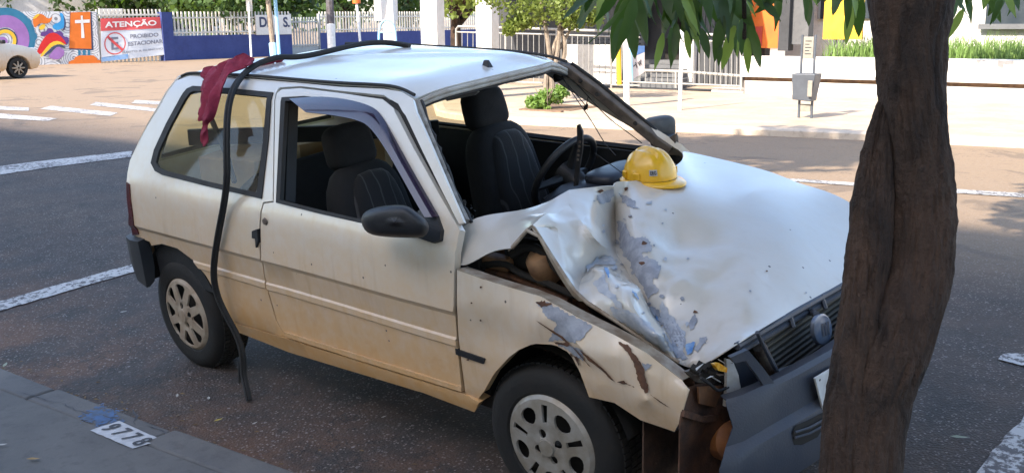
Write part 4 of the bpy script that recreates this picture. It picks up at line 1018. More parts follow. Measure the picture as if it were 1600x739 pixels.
# cardboard and rags in the boot, parcel shelf supports
M_CARD = pmat('cardboard', (.42, .29, .15), (.34, .22, .11), 9, .9)
for (x, y, z, sx, sy, sz, r) in ((.12, -.32, .93, .34, .36, .20, .3), (-.02, .15, .92, .30, .40, .16, -.2), (.30, .28, .90, .3, .3, .22, .5)):
    bx_ = bevel(MB().box((0, 0, 0), (sx, sy, sz)).build('cardboard_box', M_CARD), .006)
    bx_.matrix_world = car.matrix_world @ Matrix.Translation((x, y, z)) @ Matrix.Rotation(r, 4, 'Z') @ Matrix.Rotation(.05, 4, 'Y')
    tag(bx_, {.3: 'cardboard box in the car boot, nearest to the rear side window', -.2: 'cardboard box in the car boot, farthest back by the tailgate', .5: 'cardboard box in the car behind the rear seat on the far side'}[r], 'box', 'boxes in the car boot')
b = MB(); b.box((.05, 0, .82), (.6, 1.3, .02)); b.build('parcel_shelf', M_TRIM, car)
beam('seat_belt', [(.84, -.60, 1.30), (.80, -.64, 1.05), (.78, -.66, .70)], .045, .004, (1, 0, 0), M_RUBBER, car, .001)
beam('boot_strut', [(.02, -.46, 1.30), (.25, -.52, 1.05), (.34, -.56, .95)], .02, .02, (1, 0, 0), M_RUBBER, car, .003)
beam('rear_shelf_bar', [(-.2, -.45, 1.10), (.5, .3, 1.03), (.62, .5, 1.02)], .08, .03, (0, 0, 1), M_TRIM, car, .003)
# ================================================================== ROAD MARKINGS
marking('parking_line', [(-12,262),(206,237),(206,246),(-12,276)], 'worn white line on the asphalt left of the wrecked car, farther one', 'road line')
marking('parking_line', [(-12,474),(222,410),(224,421),(-12,490)], 'worn white line on the asphalt reaching the rear wheel of the wrecked car', 'road line')
marking('centre_line', [(1190,277),(1615,304),(1615,311),(1190,281)], 'thin white line along the sunlit road behind the tree trunk', 'road line')
marking('lane_dash', [(1556,562),(1568,551),(1625,556),(1625,580)], 'short worn white dash at the right edge of the road', 'road line')
marking('corner_stripe', [(1522,745),(1562,693),(1612,640),(1650,745)], 'broad worn white stripe in the lower right corner', 'road line')
for i, q in enumerate(([(-10,166),(45,169),(45,174),(-10,172)], [(-10,177),(90,186),(75,190),(-10,185)], [(80,166),(185,177),(172,182),(62,171)], [(150,160),(262,172),(262,177),(140,165)], [(212,157),(262,160),(262,165),(205,162)])):
    marking('crossing_stripe', q, ['nearest-left stripe of the pedestrian crossing at the picture edge', 'lowest and longest stripe of the pedestrian crossing', 'middle stripe of the pedestrian crossing', 'stripe of the pedestrian crossing just left of the car roof, lower one', 'short stripe of the pedestrian crossing just left of the car roof, upper one'][i], 'crossing stripe', group='pedestrian crossing stripes')
# number stencilled on the near pavement, with its blue spray mark
def on_pave(u, v, dz=.004): return gz(u, v, SWZ+dz)
plq = [(140,672),(186,657),(254,687),(207,700)]
num = empty('house_number', on_pave(197, 679), None, 'white stencilled rectangle with the number 9778 on the pavement', 'painted number')
def rel(o, name, V, F_, mat):   # a mesh given in world coordinates, parented to an unrotated empty
    L = np.array(o.location); return mesh(name, [np.asarray(v)-L for v in V], F_, mat, o)
M_STEN = pmat('stencil_white', (.55, .55, .55), (.40, .40, .41), 20, .8)
M_INK = pmat('stencil_black', (.035, .035, .04), (.09, .09, .1), 30, .8)
v, f = tri2d(resample([on_pave(*q)[:2] for q in plq], .03)); rel(num, 'painted_ground', [(p[0]+random.uniform(-.003, .003), p[1]+random.uniform(-.003, .003), SWZ+.004) for p in v], f, M_STEN)
def text_mesh(txt, size=1.0, bold=.0):
    cu = bpy.data.curves.new('txt', 'FONT'); cu.body = txt; cu.size = size; cu.align_x = 'CENTER'; cu.align_y = 'CENTER'; cu.offset = bold; cu.resolution_u = 4
    o = bpy.data.objects.new('txt', cu); me = bpy.data.meshes.new_from_object(o)
    V = [np.array(v.co) for v in me.vertices]; F_ = [tuple(p.vertices) for p in me.polygons]
    bpy.data.objects.remove(o); bpy.data.curves.remove(cu); bpy.data.meshes.remove(me); return V, F_
P0, P1, P3 = on_pave(*plq[1]), on_pave(*plq[2]), on_pave(*plq[0])      # reads from the kerb side
ux, uy = P1-P0, P3-P0
P0c = (P0+on_pave(*plq[3]))/2
for i, ch in enumerate('9778'):
    V, F_ = text_mesh(ch, 1.0, .02)
    c_ = P0+ux*(.14+.24*i)+uy*.5
    rel(num, 'digit', [c_+ux*(.28*p[0])-uy*(.85*p[1])+np.array([0, 0, .004]) for p in V], F_, M_INK)
rb_ = random.Random(12); V = []; F_ = []
for k in range(420):                                    # sprayed dots, thick in the middle and thin at the rim
    c_ = on_pave(154+rb_.gauss(0, 13)+4, 650+rb_.gauss(0, 6.5), .002); r0 = rb_.uniform(.002, .011)*(1.4 if k < 120 else .8); b0 = len(V)
    for q in range(6): a_ = q*1.047+rb_.uniform(-.3, .3); V.append((c_[0]+r0*rb_.uniform(.5, 1.4)*math.cos(a_), c_[1]+r0*rb_.uniform(.5, 1.4)*math.sin(a_), SWZ+.0015+k*.000004))
    F_.append(tuple(range(b0, b0+6)))
mt = pmat('blue_spray', (.075, .15, .30), (.10, .13, .18), 25, .85)
tag(mesh('spray_mark', V, F_, mt), 'faded blue spray paint patch on the pavement beside the number', 'paint mark', kind='stuff')
# cracks in the pavement, litter
for cr in ([(30,612),(60,620),(92,628),(125,642),(160,648),(190,655)], [(235,665),(265,676),(300,690),(345,705),(380,718),(420,735)], [(205,640),(215,650),(212,662)]):
    pts = []
    for p in resample([on_pave(*q, .003)[:2] for q in cr], .04, False): pts.append(p+np.random.normal(0, .006, 2))
    V = []; F_ = []
    for i, p in enumerate(pts):
        w_ = random.uniform(.001, .005); V += [(p[0]-w_, p[1]-w_, SWZ+.003), (p[0]+w_, p[1]+w_, SWZ+.003)]
        if i: F_.append((2*i-2, 2*i-1, 2*i+1, 2*i))
    mesh('crack', V, F_, M_INK, pav)
# ================================================================== ADDED BLOCK BEHIND THE CAMERA (unseen, placed and sized to shade the car)
M_CREAM = m_concrete('cream_wall', (.66, .53, .37), (.72, .60, .45)); M_WIN = pmat('shop_glass', (.03, .04, .05), (.05, .06, .07), 3, .12)
bh = empty('shade_block', street(3, -25), None, 'cream apartment block across the forecourt behind the camera', 'building')
def relb(o, name, s0, s1, t0, t1, z0, z1, mat):
    L = np.array(o.location); q = [street(s_, t_, z_)-L for z_ in (z0, z1) for s_, t_ in ((s0, t0), (s1, t0), (s1, t1), (s0, t1))]
    return mesh(name, q, [(0,3,2,1),(4,5,6,7),(0,1,5,4),(1,2,6,5),(2,3,7,6),(3,0,4,7)], mat, o)
relb(bh, 'wall', -32, 36, -36, -25, -.4, 21.6, M_CREAM)
for j in range(7):
    for i in range(11):
        s_ = -30+6*i; relb(bh, 'window', s_, s_+2.2, -25, -24.94, 1.0+2.9*j, 2.4+2.9*j, M_WIN)
# ================================================================== FAR SIDE
def FPx(u, v, t):
    d = ray(u, v); k_ = (t - tof(CAM[0], CAM[1]))/tof(d[0], d[1]); return CAM+d*k_
def st_of(X): return (X[0]*SE[0]+X[1]*SE[1], tof(X[0], X[1]), X[2])
M_WHITE = m_concrete('white_wall', (.62, .59, .55), (.70, .67, .63)); M_LGREY = m_concrete('grey_wall', (.11, .113, .122), (.14, .142, .15))
M_RAIL = pmat('rail_paint', (.36, .35, .34), (.28, .27, .25), 8, .5); M_POLE = pmat('pole_white', (.72, .71, .69), (.6, .58, .55), 6, .5)
def quad_block(root, name, u0, v0, u1, v1, t, depth, mat):
    """box whose front face fills the pixel rectangle on the plane t and which goes back by depth"""
    a, c = st_of(FPx(u0, v0, t)), st_of(FPx(u1, v1, t))
    if root is None:
        return slab(name, min(a[0], c[0]), max(a[0], c[0]), t, t+depth, min(a[2], c[2]), max(a[2], c[2]), mat)
    return relb(root, name, min(a[0], c[0]), max(a[0], c[0]), t, t+depth, min(a[2], c[2]), max(a[2], c[2]), mat)
def sblock(root, name, s0, s1, t0, t1, z0, z1, mat): return relb(root, name, s0, s1, t0, t1, z0, z1, mat)
T_F = 15.3
# --- low retaining wall with its overhanging cap, grass bank behind it
sL = st_of(FPx(1163, 100, T_F))[0]; zb = .14; zt_ = st_of(FPx(1450, 93, T_F))[2]; zg0 = st_of(FPx(1450, 130, T_F))[2]
rw = empty('retaining_wall', street(sL, T_F), None, 'long low white retaining wall below the grass bank behind the tree trunk', 'wall')
sblock(rw, 'lower_course', sL, 40, T_F, T_F+.5, zb-.05, zg0-.05, M_WHITE)
M_GAP = pmat('shade_band_and_edging', (.22, .14, .09), (.12, .08, .06), 9, .9)  # brown paints the shadow beneath the cap; also colours the pit edge
sblock(rw, 'shade_band', sL, 40, T_F+.03, T_F+.5, zg0-.05, zg0+.03, M_GAP)
sblock(rw, 'upper_course', sL, 40, T_F-.11, T_F+.5, zg0+.03, zt_, M_WHITE)
bank = tag(slab('grass_bank', sL+1.2, 40, T_F+.5, T_F+3.2, -.2, zt_-.05, pmat('bank_soil', (.10, .08, .04), (.06, .07, .03), 5, .95)), kind='structure')
M_GRASS = pmat('grass_blade', (.10, .19, .035), (.16, .25, .06), 3, .7)
b = MB(); V = []; F_ = []
for _ in range(9000):
    s_ = random.uniform(sL+1.3, 9); t_ = random.uniform(T_F+.5, T_F+2.8); h = random.uniform(.16, .46)*(1 if random.random() < .8 else 1.4)
    p = street(s_, t_, zt_-.06); a = random.uniform(0, 6.28); d = np.array([math.cos(a), math.sin(a), 0]); l = np.array([random.uniform(-.1, .1), random.uniform(-.1, .1), h]); k = len(V)
    V += [p-d*.009, p+d*.009, p+l*.6+d*.006, p+l*.6-d*.006, p+l+np.array([l[0], l[1], -.02])]; F_ += [(k, k+1, k+2, k+3), (k+3, k+2, k+4)]
tag(mesh('grass', V, F_, M_GRASS), 'bright green grass on the bank above the white wall', 'grass', kind='stuff')
hb = empty('white_house', street(0, T_F+3.4), None, 'white house wall with a barred window behind the grass bank', 'building')
s_h = st_of(FPx(1228, 50, T_F+3.4))[0]
sblock(hb, 'wall', s_h, 40, T_F+3.4, T_F+9, 0, 4.6, M_WHITE)
a = st_of(FPx(1279, 0, T_F+3.36)); c_ = st_of(FPx(1294, 30, T_F+3.36))
wf = sblock(hb, 'window', a[0], a[0]+1.2, T_F+3.33, T_F+3.5, c_[2], c_[2]+1.1, M_WIN)
for k in range(5): sblock(hb, 'window_bar', a[0]+.02+.28*k, a[0]+.07+.28*k, T_F+3.28, T_F+3.32, c_[2], c_[2]+1.1, M_RAIL)
a = st_of(FPx(1540, 30, T_F+3.36)); sblock(hb, 'window', a[0], a[0]+1.6, T_F+3.33, T_F+3.5, a[2]-.1, a[2]+1.0, M_WIN)
sblock(hb, 'window_sill', a[0]-.1, a[0]+1.7, T_F+3.22, T_F+3.33, a[2]-.2, a[2]-.1, M_LGREY)
# --- orange door of the next building, grey block with pierced screen
gb = empty('grey_building', street(-12, T_F+2), None, 'grey building with pierced block screen, roller shutter and ramp behind the railing', 'building')
def qb(name, u0, v0, u1, v1, t, d, mat): return quad_block(gb, name, u0, v0, u1, v1, t, d, mat)
M_DGREY = m_concrete('dark_grey_wall', (.042, .044, .05), (.055, .057, .064)); M_ORANGE = pmat('orange_panel', (.72, .16, .02), (.62, .12, .02), 3, .5)
qb('back_wall', 772, -120, 1192, 150, T_F+2.2, .3, M_DGREY)
qb('orange_door', 1172, -120, 1224, 76, T_F+1.9, .25, M_ORANGE); qb('door_frame', 1224, -120, 1231, 80, T_F+1.85, .3, M_DGREY); qb('side_wall', 1231, -60, 1262, 70, T_F+2.0, .3, M_LGREY)
qb('door_notice', 1180, 42, 1190, 72, T_F+1.88, .02, pmat('red_notice', (.45, .04, .03), (.4, .05, .03), 4, .6))
sg0, sg1 = st_of(FPx(775, 0, T_F+2.2))[0], st_of(FPx(1170, 0, T_F+2.2))[0]
sblock(gb, 'added_canopy', sg0, sg1, T_F-1.4, T_F+2.2, 3.3, 3.5, M_LGREY)  # unseen slab added to keep the back wall in shade
scr_t = T_F+1.9
a, c_ = st_of(FPx(886, 22, scr_t)), st_of(FPx(1004, 72, scr_t))
nx_, nz2 = 15, 8; ds = (c_[0]-a[0])/nx_; dz = (a[2]-c_[2])/nz2
for i in range(nx_+1): sblock(gb, 'screen_rib', a[0]+ds*i-.045, a[0]+ds*i+.045, scr_t, scr_t+.12, c_[2], a[2]+.4, M_LGREY)
for j in range(nz2+4): sblock(gb, 'screen_course', a[0], c_[0], scr_t+.004, scr_t+.116, c_[2]+dz*j-.035, c_[2]+dz*j+.035, M_LGREY)
sblock(gb, 'screen_backing', a[0], c_[0], scr_t+.14, scr_t+.2, c_[2], a[2]+.4, M_WHITE)
qb('white_panel', 884, 70, 962, 152, T_F+1.2, .2, M_WHITE)
M_SHUT = pmat('shutter_grey', (.055, .058, .066), (.07, .072, .08), 4, .5)
a, c_ = st_of(FPx(1080, 45, T_F+1.6)), st_of(FPx(1160, 140, T_F+1.6)); n_ = 11
for i in range(n_): sblock(gb, 'shutter_slat', a[0]+(c_[0]-a[0])*i/n_+.008, a[0]+(c_[0]-a[0])*(i+1)/n_-.008, T_F+1.6, T_F+1.68, 0, a[2]+.5, M_SHUT)
qb('white_pier', 1066, 60, 1081, 142, T_F+1.4, .25, M_WHITE)
qb('stair_wall', 984, 128, 1066, 150, T_F+.35, .2, M_LGREY)
for k in range(5): qb('stair_step', 990+6*k, 122-7*k, 1064, 129-7*k, T_F+.6+.25*k, .3, M_LGREY)
qb('doorway', 1040, 60, 1066, 130, T_F+2.0, .05, M_DARK)
qb('ramp_wall', 660, 141, 890, 176, T_F-.5, 1.2, M_WHITE); qb('ramp_wall', 890, 134, 1112, 154, T_F+.1, .4, M_DGREY)
qb('ramp_wall', 1112, 138, 1170, 155, T_F+.02, .5, M_WHITE)
# railing on the ramp
def railing(name, t, top, mid, bot, us, posts, label, bots=None):
    """top/mid/bot: pixel polylines; us: pixel columns of the bars"""
    P_ = lambda u, v: FPx(u, v, t)
    r0 = empty(name, FPx(top[0][0], bot[0][1], t), None, label, 'railing'); L = np.array(r0.location)
    ip = lambda poly, u: np.interp(u, [q[0] for q in poly], [q[1] for q in poly])
    for nm, pl_, r_ in (('top_rail', top, .028), ('mid_rail', mid, .018), ('bottom_rail', bot, .018)):
        MB().tube([P_(*q)-L for q in pl_], r_, 8).build(nm, M_RAIL, r0, True)
    for u in posts: MB().tube([P_(u, ip(top, u))-L, P_(u, ip(bot, u)+6)-L], .026, 8).build('post', M_RAIL, r0, True)
    V, F_ = None, None
    for u in us: MB().tube([P_(u, ip(mid, u))-L, P_(u, ip(bot, u))-L], .008, 6).build('baluster', M_RAIL, r0, True)
    return r0
railing('ramp_railing', T_F+.05, [(713,74),(713,46),(716,42),(800,44),(950,49),(1000,51)], [(713,50.5),(850,54),(1000,59)], [(713,126),(850,130),(1000,134)], list(np.arange(722, 1000, 8.6)), [713, 790, 870, 955], 'white tubular railing of the ramp behind the car roof')
railing('ramp_railing', T_F-.1, [(1078,53),(1120,55),(1160,57)], [(1078,63),(1160,67)], [(1060,131),(1158,135)], list(np.arange(1084, 1158, 8.4)), [1158], 'short white railing in front of the grey roller shutter')
railing('stair_railing', T_F+.0, [(1000,110),(1064,112),(1158,119)], [(1000,111),(1064,113),(1158,120)], [(960,127),(1064,132)], list(np.arange(1000, 1064, 8.6)), [1056], 'low white stair railing left of the roller shutter')
# posts and signs on the far pavement
def post(name, pts_px, t, r, mat, label, cat='pole', extra=None, group=None):
    P_ = [FPx(u, v, t) for u, v in pts_px]; base = P_[-1]
    o = empty(name, base, None, label, cat, group); L = np.array(base)
    MB().tube([p-L for p in P_], r, 10).build('shaft', mat, o, True); return o, L
M_BLUEP = pmat('light_blue_paint', (.25, .50, .72), (.35, .58, .75), 5, .5); M_YEL = pmat('yellow_paint', (.85, .50, .02), (.8, .45, .03), 5, .5)
t1 = 11.6
o, L = post('sign_post', [(976,30),(978,72),(980,186)], t1, .055, M_POLE, 'white and light blue post with a handwritten board', 'post')
MB().tube([FPx(984, 76, t1+.03)-L, FPx(986, 128, t1+.03)-L], .04, 8).build('blue_back', M_BLUEP, o, True)
bq = [FPx(989,90,t1+.1), FPx(1007,82,t1+.3), FPx(1007,113,t1+.3), FPx(989,124,t1+.1)]
bd = solid(rel(o, 'board', bq, [(0, 1, 2, 3)], pmat('board_pinkish', (.62, .54, .52), (.55, .48, .46), 8, .7)), .01, 0)
def in_board(x, y): return (bq[0]*(1-x)+bq[1]*x)*(1-y)+(bq[3]*(1-x)+bq[2]*x)*y+np.array([.0, -.012, 0])-SN*.01
for st_ in ([(.1,.45),(.35,.4)], [(.3,.3),(.42,.6)], [(.5,.35),(.6,.55),(.75,.3)], [(.6,.35),(.8,.55)]):
    MB().tube([in_board(*q)-L for q in st_], .008, 5).build('scrawl', M_BLACK, o)
bq2 = [FPx(989,72,t1+.1), FPx(1007,72,t1+.3), FPx(1007,82,t1+.3), FPx(989,89,t1+.1)]
solid(rel(o, 'blue_cap', bq2, [(0, 1, 2, 3)], pmat('board_blue', (.06, .14, .34), (.1, .2, .4), 6, .6)), .01, 0)
post('yellow_post', [(966,60),(967,98),(968,133)], T_F-.2, .05, M_YEL, 'yellow pipe standing by the ramp wall', 'pipe')
post('white_pole', [(1066,40),(1064,110),(1062,176)], t1-.3, .032, M_POLE, 'thin white pole on the far pavement right of the handwritten board', 'pole')
for u0, u1, lab in ((658,683,'left one of the two broad white pillars above the car roof'), (744,768,'right one of the two broad white pillars above the car roof')):
    t2 = 11.9; a, c_ = st_of(FPx(u0, 60, t2)), st_of(FPx(u1, 60, t2))
    o = empty('pillar', street((a[0]+c_[0])/2, t2+.12, .14), None, lab, 'pillar', 'white pillars')
    sblock(o, 'shaft', a[0], c_[0], t2, t2+.24, .14, 4.5, M_POLE); sblock(o, 'footing', a[0]-.05, c_[0]+.05, t2-.05, t2+.29, .10, .22, M_WHITE)
# hinged waste bin with notice frame
tb = 11.0
def BP(u, v): return FPx(u, v, tb)
M_BING = pmat('bin_grey', (.085, .097, .118), (.065, .073, .09), 6, .5); M_NOT = pmat('notice', (.28, .26, .22), (.22, .20, .17), 12, .6)
bn = empty('litter_bin', BP(1262, 187), None, 'grey litter bin hung in a post frame with a notice, far pavement', 'litter bin'); L = np.array(bn.location)
zs_ = lambda v: BP(1260, v)[2]
b0, b1 = st_of(BP(1248, 180))[0], st_of(BP(1268, 180))[0]
for s_, v0, v1 in ((b0, 55, 189), (b1, 55, 185)):
    MB().tube([street(s_, tb, zs_(v1))-L, street(s_, tb, zs_(v0))-L], .02, 8).build('post', M_BING, bn, True)
def bx(name, s0, s1, t0, t1_, v0, v1, mat): return bevel(relb(bn, name, s0, s1, t0, t1_, zs_(v1), zs_(v0), mat), .006)
bx('notice_panel', b0+.02, b1-.02, tb-.012, tb+.012, 58, 92, M_NOT)
for k in range(5): bx('notice_line', b0+.05, b1-.05-.03*(k % 2), tb-.016, tb-.0125, 64+5*k, 65.2+5*k, M_BLACK)
bx('lower_plate', b0+.02, b1-.02, tb-.01, tb+.01, 163, 174, M_NOT)
zz0, zz1 = zs_(158), zs_(115)
q = [street(s_, t_, z_)-L for s_, t_, z_ in ((b0-.07, tb-.12, zz0+.02), (b1+.02, tb-.12, zz0), (b1+.02, tb+.12, zz0), (b0-.07, tb+.12, zz0+.02), (b0-.08, tb-.16, zz1), (b1+.08, tb-.16, zz1), (b1+.08, tb+.14, zz1), (b0-.08, tb+.14, zz1))]
bevel(mesh('bucket', q, [(0,3,2,1),(0,1,5,4),(1,2,6,5),(2,3,7,6),(3,0,4,7),(4,5,6,7)], M_BING, bn), .012)
bx('bucket_label', b1-.02, b1+.05, tb-.178, tb-.168, 125, 150, M_NOT)
# yellow board standing on the bank
yb = empty('yellow_board', FPx(1318, 62, T_F+1.2), None, 'bright yellow board on grey legs on the grass bank', 'board'); L = np.array(yb.location)
quad_block(yb, 'panel', 1292, -60, 1346, 62, T_F+1.2, .08, M_YEL)
for u in (1306, 1318): MB().tube([FPx(u, 60, T_F+1.25)-L, FPx(u-6, 84, T_F+1.25)-L], .04, 6).build('leg', M_LGREY, yb)
# drainage of the far pavement: planting pit with young tree and shrub (tree itself in the vegetation section)
pit = tag(slab('planting_pit', *(lambda a, c: (a[0], c[0], a[1], a[1]+1.0))(st_of(gz(815, 170, .14)), st_of(gz(905, 172, .14))), .0, .147, pmat('pit_soil', (.20, .12, .07), (.12, .08, .05), 8, .95)), kind='structure')
slab('pit_edge', *(lambda a, c: (a[0], c[0], a[1]-.08, a[1]-.002))(st_of(gz(815, 172, .14)), st_of(gz(905, 172, .14))), .0, .165, M_GAP, pit)
# ================================================================== CROSS STREET: wall with mural, banner, blue wall, fence, gate
B0, B1, B2 = gz(-60, 107.5), gz(262, 97.0), gz(765, 74.5)
def wallseg(A, Bp):
    e_ = Bp-A; e_[2] = 0; Lw = np.linalg.norm(e_); e_ = e_/Lw; n_ = np.array([-e_[1], e_[0], 0])
    if n_ @ (CAM-A) < 0: n_ = -n_
    return A, e_, n_, Lw
W1, W2 = wallseg(B0, B1), wallseg(B1, B2)
def WPt(seg, u, v, out=0.0):
    A, e_, n_, _ = seg; d = ray(u, v); k_ = ((A-CAM) @ n_)/(d @ n_); return CAM+d*k_+n_*out
def wall_xy(seg, X): A, e_, n_, _ = seg; return ((X-A) @ e_, X[2])
def wbox(seg, root, name, x0, x1, z0, z1, o0, o1, mat):
    A, e_, n_, _ = seg; L = np.array(root.location) if root else np.zeros(3)
    q = [A+e_*x+n_*o+np.array([0, 0, z-A[2]])-L for z in (z0, z1) for x, o in ((x0, o0), (x1, o0), (x1, o1), (x0, o1))]
    return mesh(name, q, [(0,3,2,1),(4,5,6,7),(0,1,5,4),(1,2,6,5),(2,3,7,6),(3,0,4,7)], mat, root)
def wpx(seg, root, name, u0, v0, u1, v1, o0, o1, mat):
    a, c = wall_xy(seg, WPt(seg, u0, v0)), wall_xy(seg, WPt(seg, u1, v1))
    return wbox(seg, root, name, min(a[0], c[0]), max(a[0], c[0]), min(a[1], c[1]), max(a[1], c[1]), o0, o1, mat)
def wshape(seg, root, name, px, mat, out, sm=1):
    pp = smooth_poly(px, sm) if sm else [np.array(q, float) for q in px]
    v, f = tri2d(pp); L = np.array(root.location)
    o = mesh(name, [WPt(seg, p[0], p[1], out)-L for p in v], f, mat, root); return o
M_MURAL = None
mt, nt, bs = nodes_of('mural_ground'); co = coords(nt)
vor = N(nt, 'ShaderNodeTexVoronoi', Scale=1.7); nt.links.new(co, vor.inputs['Vector'])
w = math_(nt, 'SINE', math_(nt, 'MULTIPLY', vor.outputs['Distance'], 48.0))
nt.links.new(mixc(nt, maprange(nt, w, .5, .9), (.62, .62, .63), (.22, .22, .24)), bs.inputs['Base Color']); bs.inputs['Roughness'].default_value = .85
M_MURAL = mt
mw = empty('mural_wall', WPt(W1, 80, 104), None, 'wall painted with a colourful swirling mural and an orange panel bearing a white cross', 'wall')
a0 = wall_xy(W1, WPt(W1, -60, 100))[0]; a1_ = wall_xy(W1, WPt(W1, 157, 100))[0]; ztop = WPt(W1, 80, 18.5)[2]
wbox(W1, mw, 'wall_panel', a0, a1_, -.1, ztop, -.2, 0, M_MURAL)
pc = lambda n, c: pmat('mural_'+n, c, tuple(x*.85 for x in c), 3, .8)
MP, MY, MT, MO, MB_, MR, MDP, MK, MW_ = pc('purple', (.33, .16, .42)), pc('yellow', (.80, .50, .04)), pc('teal', (.03, .18, .30)), pc('orange', (.72, .17, .02)), pc('blue', (.04, .30, .62)), pc('red', (.62, .02, .02)), pc('violet', (.12, .05, .22)), pc('ink', (.05, .06, .12)), pc('white', (.75, .74, .72))
def arc_band(cx, cy, r0, r1, a0, a1, n=14, sx=1.0):
    A = [math.radians(a0+(a1-a0)*i/n) for i in range(n+1)]
    return [(cx+sx*r1*math.cos(t), cy-r1*math.sin(t)) for t in A]+[(cx+sx*r0*math.cos(t), cy-r0*math.sin(t)) for t in A[::-1]]
k_ = .003
for i, (px, mm) in enumerate((
    (arc_band(8,60,30,48,-60,160,14), MT), ([(30,22),(36,20),(40,28),(47,30),(50,38),(50,48),(58,54),(58,62),(50,66),(52,78),(40,74)], MT), (arc_band(8,62,19,38,-40,150), MP), (arc_band(8,64,13,19.5,-40,150), MK), (arc_band(8,64,12,17.5,-40,150), MY), (arc_band(4,66,0,8,-60,170), MP),
    ([(50,32),(56,23),(66,22),(74,30),(81,28),(83,20),(80,34),(72,38),(62,36),(54,46)], MO), ([(50,30),(57,22.5),(63,22.5),(55,30)], MY), ([(60,44),(64,39),(71,38),(70,45),(63,48)], MY),
    ([(81,44),(84,38),(92,36),(96,30),(92,22),(97,20),(102,32),(102,42),(96,46),(88,48)], MB_), ([(98,22),(103,34),(102,46),(96,50),(100,42),(100,32)], MK),
    ([(62,58),(64,50),(72,50),(74,44),(82,46),(84,52),(92,48),(98,52),(99,58),(106,58),(108,66),(103,72),(90,60),(74,56)], MDP),
    ([(56,84),(64,66),(74,53),(86,51),(98,60),(105,72),(92,64),(80,68),(68,82),(58,87)], MR), ([(62,88),(70,77),(80,66),(92,64),(103,72),(92,69),(82,72),(72,82),(64,90)], MY), ([(66,90),(74,80),(86,71),(96,70),(104,76),(94,74),(84,77),(74,86)], MK),
    ([(74,90),(82,80),(90,72),(100,78),(100,86),(94,92),(86,94)], MP))):
    wshape(W1, mw, 'mural_shape', px, mm, k_+.003*i)
for px, mm, o_ in (([(109,20),(143,19),(146,79),(108,78)], MK, .004), ([(110,20),(141,19),(143,77),(108,76)], MO, .008), ([(126,25),(129,25),(132,60),(127,60)], MW_, .012), ([(117,32),(140,31),(140,36),(117,37)], MW_, .014),
                   ([(122,79),(126,79),(126,88),(122,88)], MT, .008), ([(129,79),(134,79),(134,88),(129,88)], MT, .008), ([(137,79),(141,79),(141,88),(137,88)], MT, .008), ([(117,90),(124,87),(146,87),(152,92),(152,95),(115,95)], MO, .01), ([(107,97),(114,94),(156,94),(158,98),(158,103),(107,104)], MO, .013)):
    wshape(W1, mw, 'mural_shape', px, mm, o_, 0)
# banner
bn_ = empty('banner', WPt(W1, 205, 98), None, 'white no-parking banner with red header hung on the fence beside the mural', 'banner'); L = np.array(bn_.location)
M_BANW = pmat('banner_white', (.62, .64, .68), (.55, .58, .64), 2, .6); M_BANR = pmat('banner_red', (.58, .07, .07), (.52, .06, .07), 2, .6); M_BANK = pmat('banner_grey', (.14, .15, .20), (.17, .18, .24), 3, .6); M_BANB = pmat('banner_blue', (.12, .28, .55), (.3, .42, .6), 3, .6)
BQ = [(156,29.5),(249,27),(256,86),(158,97)]
def ban(x, y, o=0.0):
    u = (BQ[0][0]*(1-x)+BQ[1][0]*x)*(1-y)+(BQ[3][0]*(1-x)+BQ[2][0]*x)*y; v = (BQ[0][1]*(1-x)+BQ[1][1]*x)*(1-y)+(BQ[3][1]*(1-x)+BQ[2][1]*x)*y
    return WPt(W1, u, v, .06+o+.012*math.sin(x*9+y*4))-L
def bpoly(name, pts, mat, o): 
    v, f = tri2d(resample(pts, .06), (), grid_pts(pts, .07, .07)); return mesh(name, [ban(p[0], p[1], o) for p in v], f, mat, bn_, True)
solid(bpoly('cloth', [(0, 0), (1, 0), (1, 1), (0, 1)], M_BANW, 0), .004, 1)
bpoly('header', [(0, 0), (1, 0), (1, .30), (0, .29)], M_BANR, .010); bpoly('blue_foot', [(0, .90), (.42, .88), (.42, 1.0), (0, 1.0)], M_BANB, .010)
def btext(t_, cx, cy, wd, ht, mat, bold, o=.018):
    V, F_ = text_mesh(t_, 1.0, bold); A = np.array(V); sp = A.max(0)-A.min(0); mid = (A.max(0)+A.min(0))/2
    mesh('lettering', [ban(cx+(p[0]-mid[0])/sp[0]*wd, cy-(p[1]-mid[1])/sp[1]*ht, o) for p in V], F_, mat, bn_)
btext('ATENÇÃO', .50, .15, .86, .20, MW_, .03); btext('PROIBIDO', .71, .46, .46, .10, M_BANK, .015); btext('ESTACIONAR', .72, .64, .56, .10, M_BANK, .02); btext('SUJEITO A GUINCHO', .66, .84, .66, .065, M_BANK, .01)
def bring(cx, cy, rx, ry, k0, mat, o):
    n_ = 32; V = [ban(cx+r_*rx*math.cos(t), cy+r_*ry*math.sin(t), o) for r_ in (1, k0) for t in np.linspace(0, 2*math.pi, n_+1)[:-1]]
    mesh('ring', V, [(i, (i+1) % n_, n_+(i+1) % n_, n_+i) for i in range(n_)], mat, bn_)
btext('E', .225, .60, .12, .30, M_BANK, .02); bring(.225, .60, .175, .265, .90, M_BANR, .022)
bpoly('bar', [(.095, .45), (.125, .41), (.355, .75), (.325, .79)], M_BANR, .024)
